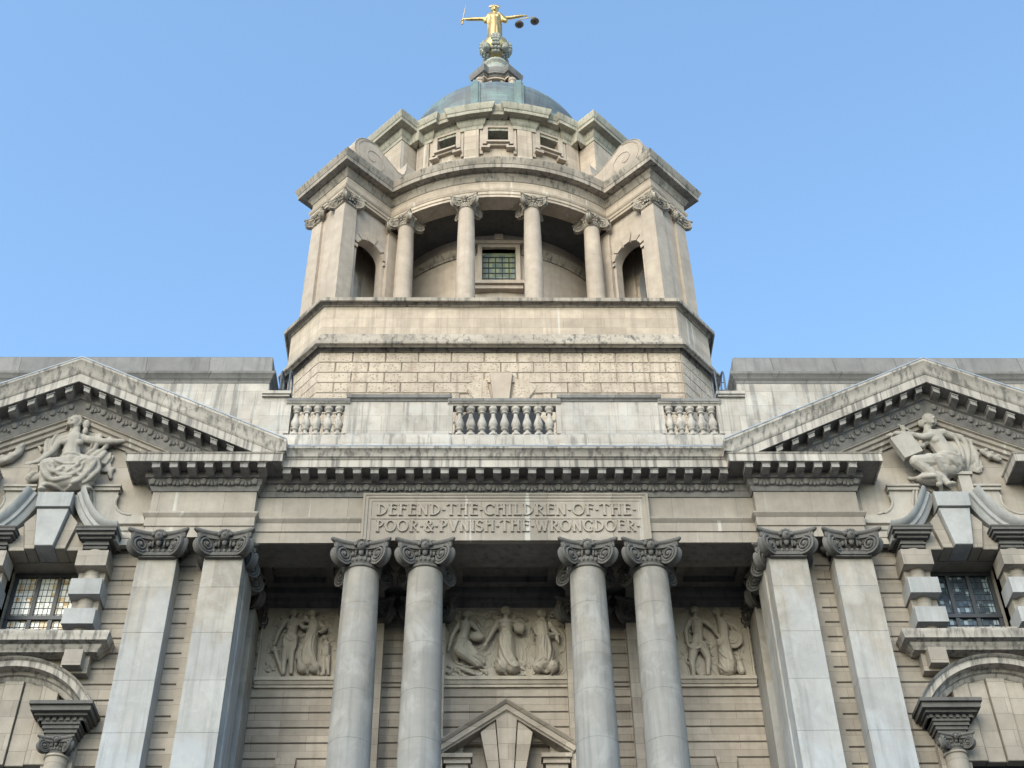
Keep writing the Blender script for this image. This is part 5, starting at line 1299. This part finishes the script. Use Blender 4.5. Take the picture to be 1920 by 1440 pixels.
F.limb([(460, 450), (370, 600), (300, 790)], [42, 34, 26], .1); F.hand((300, 840), 260, 20, .12); F.limb([(700, 460), (760, 540), (840, 530)], [40, 34, 28], .14); F.hand((860, 520), 10, 18, .15)
F.limb([(310, 880), (370, 1080), (430, 1270)], [34, 34, 22], .08); F.limb([(240, 880), (380, 880)], [16, 16], .1)
F.limb([(510, 700), (460, 960), (440, 1250)], [78, 52, 32], .1); F.limb([(610, 700), (570, 960), (560, 1230)], [78, 52, 32], .09)
folds(F, [[(420, 640), (540, 660), (680, 640)], [(440, 640), (420, 780), (460, 860)], [(650, 680), (640, 820), (620, 900)], [(480, 500), (580, 520), (640, 490)], [(500, 720), (560, 760), (640, 740)]], 15, .17)
F.done('relief_figure', RX, pl_, .012, 1, sq=1.15, label='carved man resting one hand on a downturned sword')
F = Fig(f, u); F.head((900, 320), 56, .14, -15); F.ball((905, 280), 70, 60, .07, 44); F.limb([(910, 370), (930, 480), (890, 640), (850, 880), (840, 1080)], [46, 90, 95, 118, 128], [.1, .09, .1, .07, .06]); F.ball((740, 1140), 95, 110, .08, 80); F.ball((930, 1140), 95, 110, .08, 80); F.limb([(800, 760), (690, 1000)], [60, 60], .1)
F.limb([(850, 440), (780, 420), (730, 450)], [36, 30, 24], .14); F.hand((710, 460), 190, 16, .15); F.limb([(1020, 440), (1110, 560), (1040, 610)], [44, 40, 30], [.08, .12, .14]); F.ball((800, 390), 46, 46, .14)
folds(F, [[(860, 620), (760, 800), (640, 1000), (620, 1200)], [(880, 660), (800, 860), (760, 1060), (820, 1260)], [(920, 660), (880, 860), (920, 1060), (1000, 1270)], [(980, 640), (1000, 820), (980, 1020)], [(840, 700), (700, 900), (690, 1080), (740, 1240)], [(1040, 420), (1130, 480), (1190, 600), (1060, 640)], [(940, 480), (1000, 540), (1020, 620)], [(820, 900), (880, 1100), (960, 1230)], [(1130, 420), (1220, 560), (1230, 700)]], 17, .17)
F.done('relief_figure', RX, pl_, .012, 1, sq=1.15, label='carved woman in a long gathered robe')
F = Fig(f, u); F.head((1095, 700), 44, .12, -30); F.limb([(1110, 740), (1120, 850), (1110, 950)], [40, 62, 66], .08); F.limb([(1080, 980), (1080, 1250)], [42, 24], .08); F.limb([(1150, 980), (1150, 1250)], [42, 24], .07); F.limb([(1160, 780), (1100, 850), (1060, 880)], [26, 22, 18], .13); F.hand((1050, 890), 200, 12, .13)
F.done('relief_figure', RX, pl_, .012, 1, sq=1.15, label='small carved child beside the robed woman')
F = Fig(f, u); F.fold([(150, 1150), (190, 800), (250, 480), (400, 260), (620, 215), (950, 225), (1160, 300), (1270, 420)], 14, .02)
for p in ((190, 1180), (270, 1150), (180, 1060), (240, 1090), (330, 420), (400, 330), (1080, 300), (1150, 340)): F.ball(p, 40, 26, .03, 22, rnd.random() * 90)
crowd(F, 150, 1700, 240, 1240, 90, 24); F.done('relief_foliage', RX, pl_, .018, 1)
f = carve(1280, 980, 3.0, YB - .01); u = .0043
F = Fig(f, u); F.head((65, 515), 22, .13, 5); F.limb([(68, 535), (70, 550)], [12, 15], .1); F.limb([(76, 585), (84, 640), (80, 690)], [36, 28, 36], [.08, .09, .1]); F.limb([(38, 572), (70, 562), (118, 572)], [15, 20, 15], .1)
F.limb([(120, 575), (165, 610), (200, 660)], [15, 12, 9], .12); F.hand((206, 672), 300, 7, .13); F.limb([(34, 578), (14, 630), (24, 690)], [15, 12, 9], .12); F.hand((26, 702), 270, 7, .13)
F.limb([(60, 720), (50, 800), (60, 875)], [30, 18, 11], .1); F.limb([(110, 715), (140, 780), (140, 870)], [28, 18, 11], .12)
folds(F, [[(10, 680), (70, 690), (150, 680)], [(20, 700), (60, 740), (150, 700)], [(10, 740), (30, 800), (90, 860)], [(100, 700), (130, 740), (170, 750)], [(40, 620), (80, 650), (130, 660)], [(20, 780), (40, 850), (20, 880)]], 6, .18)
F.done('relief_figure', RX, pr_, .012, 1, sq=1.15, label='carved half-draped man standing with arms lowered')
F = Fig(f, u); F.head((190, 520), 22, .12, -20); F.limb([(200, 545), (225, 590), (230, 650)], [16, 32, 32], [.08, .08, .08]); F.limb([(235, 570), (290, 600), (320, 640)], [15, 12, 9], .1); F.hand((325, 650), 300, 7, .1); F.limb([(230, 680), (240, 760), (250, 840)], [36, 44, 50], [.07, .07, .06])
F.ball((210, 705), 24, 24, .15); F.ball((210, 685), 28, 10, .16); folds(F, [[(200, 740), (230, 790), (290, 820)], [(190, 790), (210, 840), (240, 870)], [(250, 570), (280, 620), (310, 630)], [(150, 780), (170, 830), (200, 870)], [(260, 760), (280, 820), (330, 860)]], 6, .15)
F.ball((312, 785), 16, 20, .1); F.limb([(316, 800), (330, 850)], [18, 22], .07)
F.done('relief_figure', RX, pr_, .012, 1, sq=1.15, label='carved figure leaning on a round shield')
c = f((275, 672), .14); b = MB(); n0 = len(b.v)
b.lathe([(.0, .03), (.06, .03), (.07, .01), (.13, .02), (.14, .0), (.21, .01), (.25, .0), (.255, -.04), (.0, -.05)], seg=28)
b.v = [(c.x + x, c.y - z, c.z + y) for x, y, z in b.v]; part('relief_shield', b, RX, pr_)
F = Fig(f, u)
for p in ((20, 870), (60, 885), (110, 880), (180, 880), (240, 880), (300, 875), (340, 870), (20, 500), (140, 500), (250, 510)): F.ball(p, 18, 10, .03, 9, rnd.random() * 90)
crowd(F, -30, 360, 500, 880, 70, 8.5); F.done('relief_foliage', RX, pr_, .018, 1)

# ================================================================ top of the tower: pedestal, globe and gilded figure
zg, zgp = zr(93, YD), zlt
gr = .70
b = MB(); zp = zr(105, YD - .6); b.lathe([(.66, zgp - .1), (.66, zgp + .05), (.58, zgp + .1), (.56, zp - .42), (.60, zp - .36), (.66, zp - .28), (.66, zp - .2), (.60, zp - .16), (.60, zp - .06), (.56, zp), (.3, zp + .02)], seg=40)
pdst = part('globe_pedestal', b, M['pale_green'], tower)
b = MB(); b.ell((0, 0, zg), (gr, gr, gr), nu=40, nv=24); glb = part('globe', b, M['gold'], tower, smooth=80)
b = MB()
for k in range(4):
    a = k * math.pi / 2
    for i in range(10):
        t = R_(-60 + 14 * i); w_ = .17 + .05 * math.sin(i * 1.7)
        for s in (-1, 0, 1):
            an = a + s * w_ / max(.35, math.cos(t)); x, y = rot2(0, -(gr + .02) * math.cos(t), an); b.ell((x, y, zg + (gr + .02) * math.sin(t)), (.11, .11, .10), nu=8, nv=6)
for k in range(4):
    x, y = rot2(0, -gr - .02, R_(45 + 90 * k)); 
    for dz in (-.34, -.46, -.58): b.ell((x * .9, y * .9, zg + dz), (.2, .2, .10), nu=8, nv=6)
part('carved_swag', b, M['pale_green'], glb, smooth=60)

sx, sz = 0., zg + gr - .05
jr = root('gilded_statue', (0, YD, sz), 'gilded statue of a robed woman with sword and scales on top of the dome', 'statue')
def sp(px, py, d=0.): x, z = at(850 + px / 8.47, py / 8.47, YD); return Vector((x, -d, z - sz))
b = MB(); F = Fig(lambda p, d=0.: sp(p[0], p[1], d), .00305)
F.head((655, 178), 62, .1, 0)
F.limb([(655, 210), (655, 240)], [40, 48], .0); F.limb([(580, 262), (655, 250), (735, 262)], [52, 62, 52], 0)
F.limb([(655, 300), (655, 400), (655, 500), (660, 640)], [98, 92, 104, 118], 0)
F.ball((615, 320), 40, 40, .22); F.ball((700, 320), 40, 40, .22)
F.limb([(575, 270), (530, 325), (515, 355)], [54, 50, 42], .05); F.limb([(740, 270), (790, 325), (825, 350)], [54, 50, 42], .05)
F.limb([(530, 318), (400, 318), (260, 322), (180, 322)], [38, 33, 30, 20], .05); F.hand((150, 322), 180, 22, .05, .8)
F.limb([(780, 300), (900, 298), (1040, 275), (1125, 262)], [38, 33, 30, 20], .05); F.hand((1152, 262), 5, 22, .05, .8)
for x0, x1 in ((585, 575), (620, 600), (655, 650), (690, 705), (725, 745), (640, 625), (672, 690)): F.fold([(x0, 280), (x0 * .5 + x1 * .5, 420), (x1, 540), (x1, 650)], 17, .30)
for sd in (-1, 1):
    F.fold([(655 + sd * 95, 300), (655 + sd * 105, 430), (655 + sd * 112, 640)], 18, .14); F.fold([(655 + sd * 40, 230), (655 + sd * 75, 260), (655 + sd * 150, 360)], 14, .22)
F.fold([(560, 410), (650, 440), (760, 405)], 18, .30)
body = F.done('robed_body', M['gold'], jr, .04, 2)
b = MB(); c = sp(655, 150)
for i in range(9):
    a = R_(-90 + 22.5 * i * 1.0 - 0); a = R_(20 + 140 * i / 8); d = Vector((math.cos(a), 0, math.sin(a))); b.cap(c + d * .18 + Vector((0, -.1, 0)), c + d * .33 + Vector((0, -.1, 0)), .03, .008, 6)
b.tube([c + Vector((math.cos(R_(t)) * .2, -.1, math.sin(R_(t)) * .2)) for t in range(0, 181, 20)], .03, 6); part('crown', b, M['gold'], jr)
b = MB(); h0, h1 = sp(152, 322), sp(200, 50); d = (h1 - h0).normalized()
b.add([h0 + Vector((-.035, 0, 0)), h0 + Vector((0, -.015, 0)), h0 + Vector((.035, 0, 0)), h0 + Vector((0, .015, 0)), h1], [(0, 1, 4), (1, 2, 4), (2, 3, 4), (3, 0, 4), (0, 1, 2, 3)])
b.cap(sp(95, 352), sp(240, 272), .025, .025, 6); b.cap(h0, h0 - d * .28, .03, .035, 8); b.ell(h0 - d * .32, (.05, .05, .05)); part('sword', b, M['gold'], jr)
b = MB(); e0, e1 = sp(1045, 310), sp(1290, 268); hc = sp(1155, 262); b.cap(e0, e1, .022, .022, 8); b.cap(hc, (e0 + e1) / 2, .025, .025, 6)
sc = part('balance_beam', b, M['gold'], jr)
for e, p in ((e0, sp(1045, 393)), (e1, sp(1285, 343))):
    b = MB(); pc_ = Vector((e.x, 0, p.z)); b.lathe([(.03, -.10), (.12, -.085), (.20, -.03), (.225, .02), (.215, .02), (.19, -.02), (.1, -.06), (.02, -.075)], c=pc_, seg=24)
    o = part('scale_pan', b, M['bronze'], jr)
    b = MB()
    for k in range(3): a = R_(90 + 120 * k); b.tube([e, pc_ + Vector((.21 * math.cos(a), .21 * math.sin(a), .02))], .008, 5)
    part('chain', b, M['bronze'], o)

# ================================================================ roof ladders and weeds
def ladder(px, label):
    x, z = at(px, 752, 29.3); b = MB()
    o = root('roof_ladder', (x, 29.3, 24.25), label, 'ladder', 'curved iron ladders beside the tower')
    zt_ = zr(690, 29.3) - 24.25
    for dx in (-.12, .12):
        b.tube([(dx, 0, 0), (dx, 0, zt_ - .25)] + [(dx, .25 - .25 * math.cos(R_(a)), zt_ - .25 + .25 * math.sin(R_(a))) for a in range(20, 181, 20)] + [(dx, .5, zt_ - 1.4)], .028, 8)
    part('stile', b, M['iron'], o)
    b = MB()
    for i in range(16): b.tube([(-.12, 0, .25 + i * .3), (.12, 0, .25 + i * .3)], .014, 6)
    part('rung', b, M['iron'], o)
ladder(530, 'dark iron ladder with a hooped top at the left foot of the tower'); ladder(1356, 'dark iron ladder with a hooped top at the right foot of the tower')
M['weed'] = plain('dry_weed', (.10, .085, .06), .8)
b = MB(); x, z = at(380, 664, 28.3)
wd = root('roof_weed', (x, 28.3, 28.8), 'wispy dry weed growing on the left roof parapet', 'weed')
for i in range(16):
    a = R_(rnd.uniform(-30, 210) if i % 3 else rnd.uniform(-15, 40)); l = rnd.uniform(.15, .42); p0 = Vector((rnd.uniform(-.3, .15), rnd.uniform(-.05, .05), 0))
    d = Vector((math.cos(a), rnd.uniform(-.3, .3), abs(math.sin(a)) * .5 + .12)); b.tube([p0, p0 + d * l * .5, p0 + d * l + Vector((0, 0, -.03 * l))], [.012, .009, .004], 5)
part('stem', b, M['weed'], wd)

# ================================================================ the street below and the buildings across it
M['asphalt'] = plain('asphalt', (.05, .05, .052), .9, 0, .3, 6., .4); M['paving'] = plain('york_stone_paving', (.30, .285, .26), .85, 0, .25, 2., .3)
def struct(name, b, mat):
    o = bpy.data.objects.new(name, b.mesh(name, mat, smooth=None)); COL.objects.link(o); o['kind'] = 'structure'; return o
b = MB(); b.box(-1500, 1500, -1500, 1500, -.5, -.004); struct('ground', b, M['paving'])
b = MB(); b.box(-300, 300, 5, 20, -.003, .0); struct('road', b, M['asphalt'])
for nm, y0, y1 in (('pavement', 20, 26.2), ('pavement', -3.8, 5)):
    b = MB(); b.box(-300, 300, y0, y1, -.003, .13 if nm else 0); struct(nm, b, M['paving'])
cam_h = 0
M['brick'] = stone('pale_stock_brick', (.33, .29, .24), (.1, .1, .1), .2, .2, (.9, .3), seed=21)
def terrace(x0, x1, h, label, mat):
    o = root('office_building', ((x0 + x1) / 2, -9, 0), label, 'building', 'buildings across the street')
    b = MB(); L = x1 - x0; b.box(-L / 2, L / 2, -6, 4.6, 0, h)
    b.sweep([(L / 2, 4.6), (-L / 2, 4.6)], [(-.2, h - .3), (.1, h - .3), (.35, h), (.4, h + .3), (-.2, h + .4)]); part('wall', b, mat, o, smooth=None)
    n = int(L // 3.2)
    b = MB(); pb = MB()
    for fl in range(int(h // 4)):
        for i in range(n):
            x = -L / 2 + (i + .5) * L / n; z = 1.0 + fl * 4.0
            b.box(x - .8, x - .7, 4.55, 4.75, z, z + 2.4); b.box(x + .7, x + .8, 4.55, 4.75, z, z + 2.4); b.box(x - .8, x + .8, 4.55, 4.8, z - .12, z); b.box(x - .8, x + .8, 4.55, 4.75, z + 2.3, z + 2.42); b.box(x - .04, x + .04, 4.55, 4.7, z, z + 2.3)
            pb.box(x - .7, x + .7, 4.5, 4.62, z, z + 2.3)
    w_ = part('window', b, M['white'], o, smooth=None); part('pane', pb, M['pane_dark'], w_)
terrace(-34, -4, 14., 'pale office building across the street on the left, unseen behind the camera', M['brick'])
terrace(-4, 26, 16., 'pale office building across the street on the right, unseen behind the camera', M['stone'])
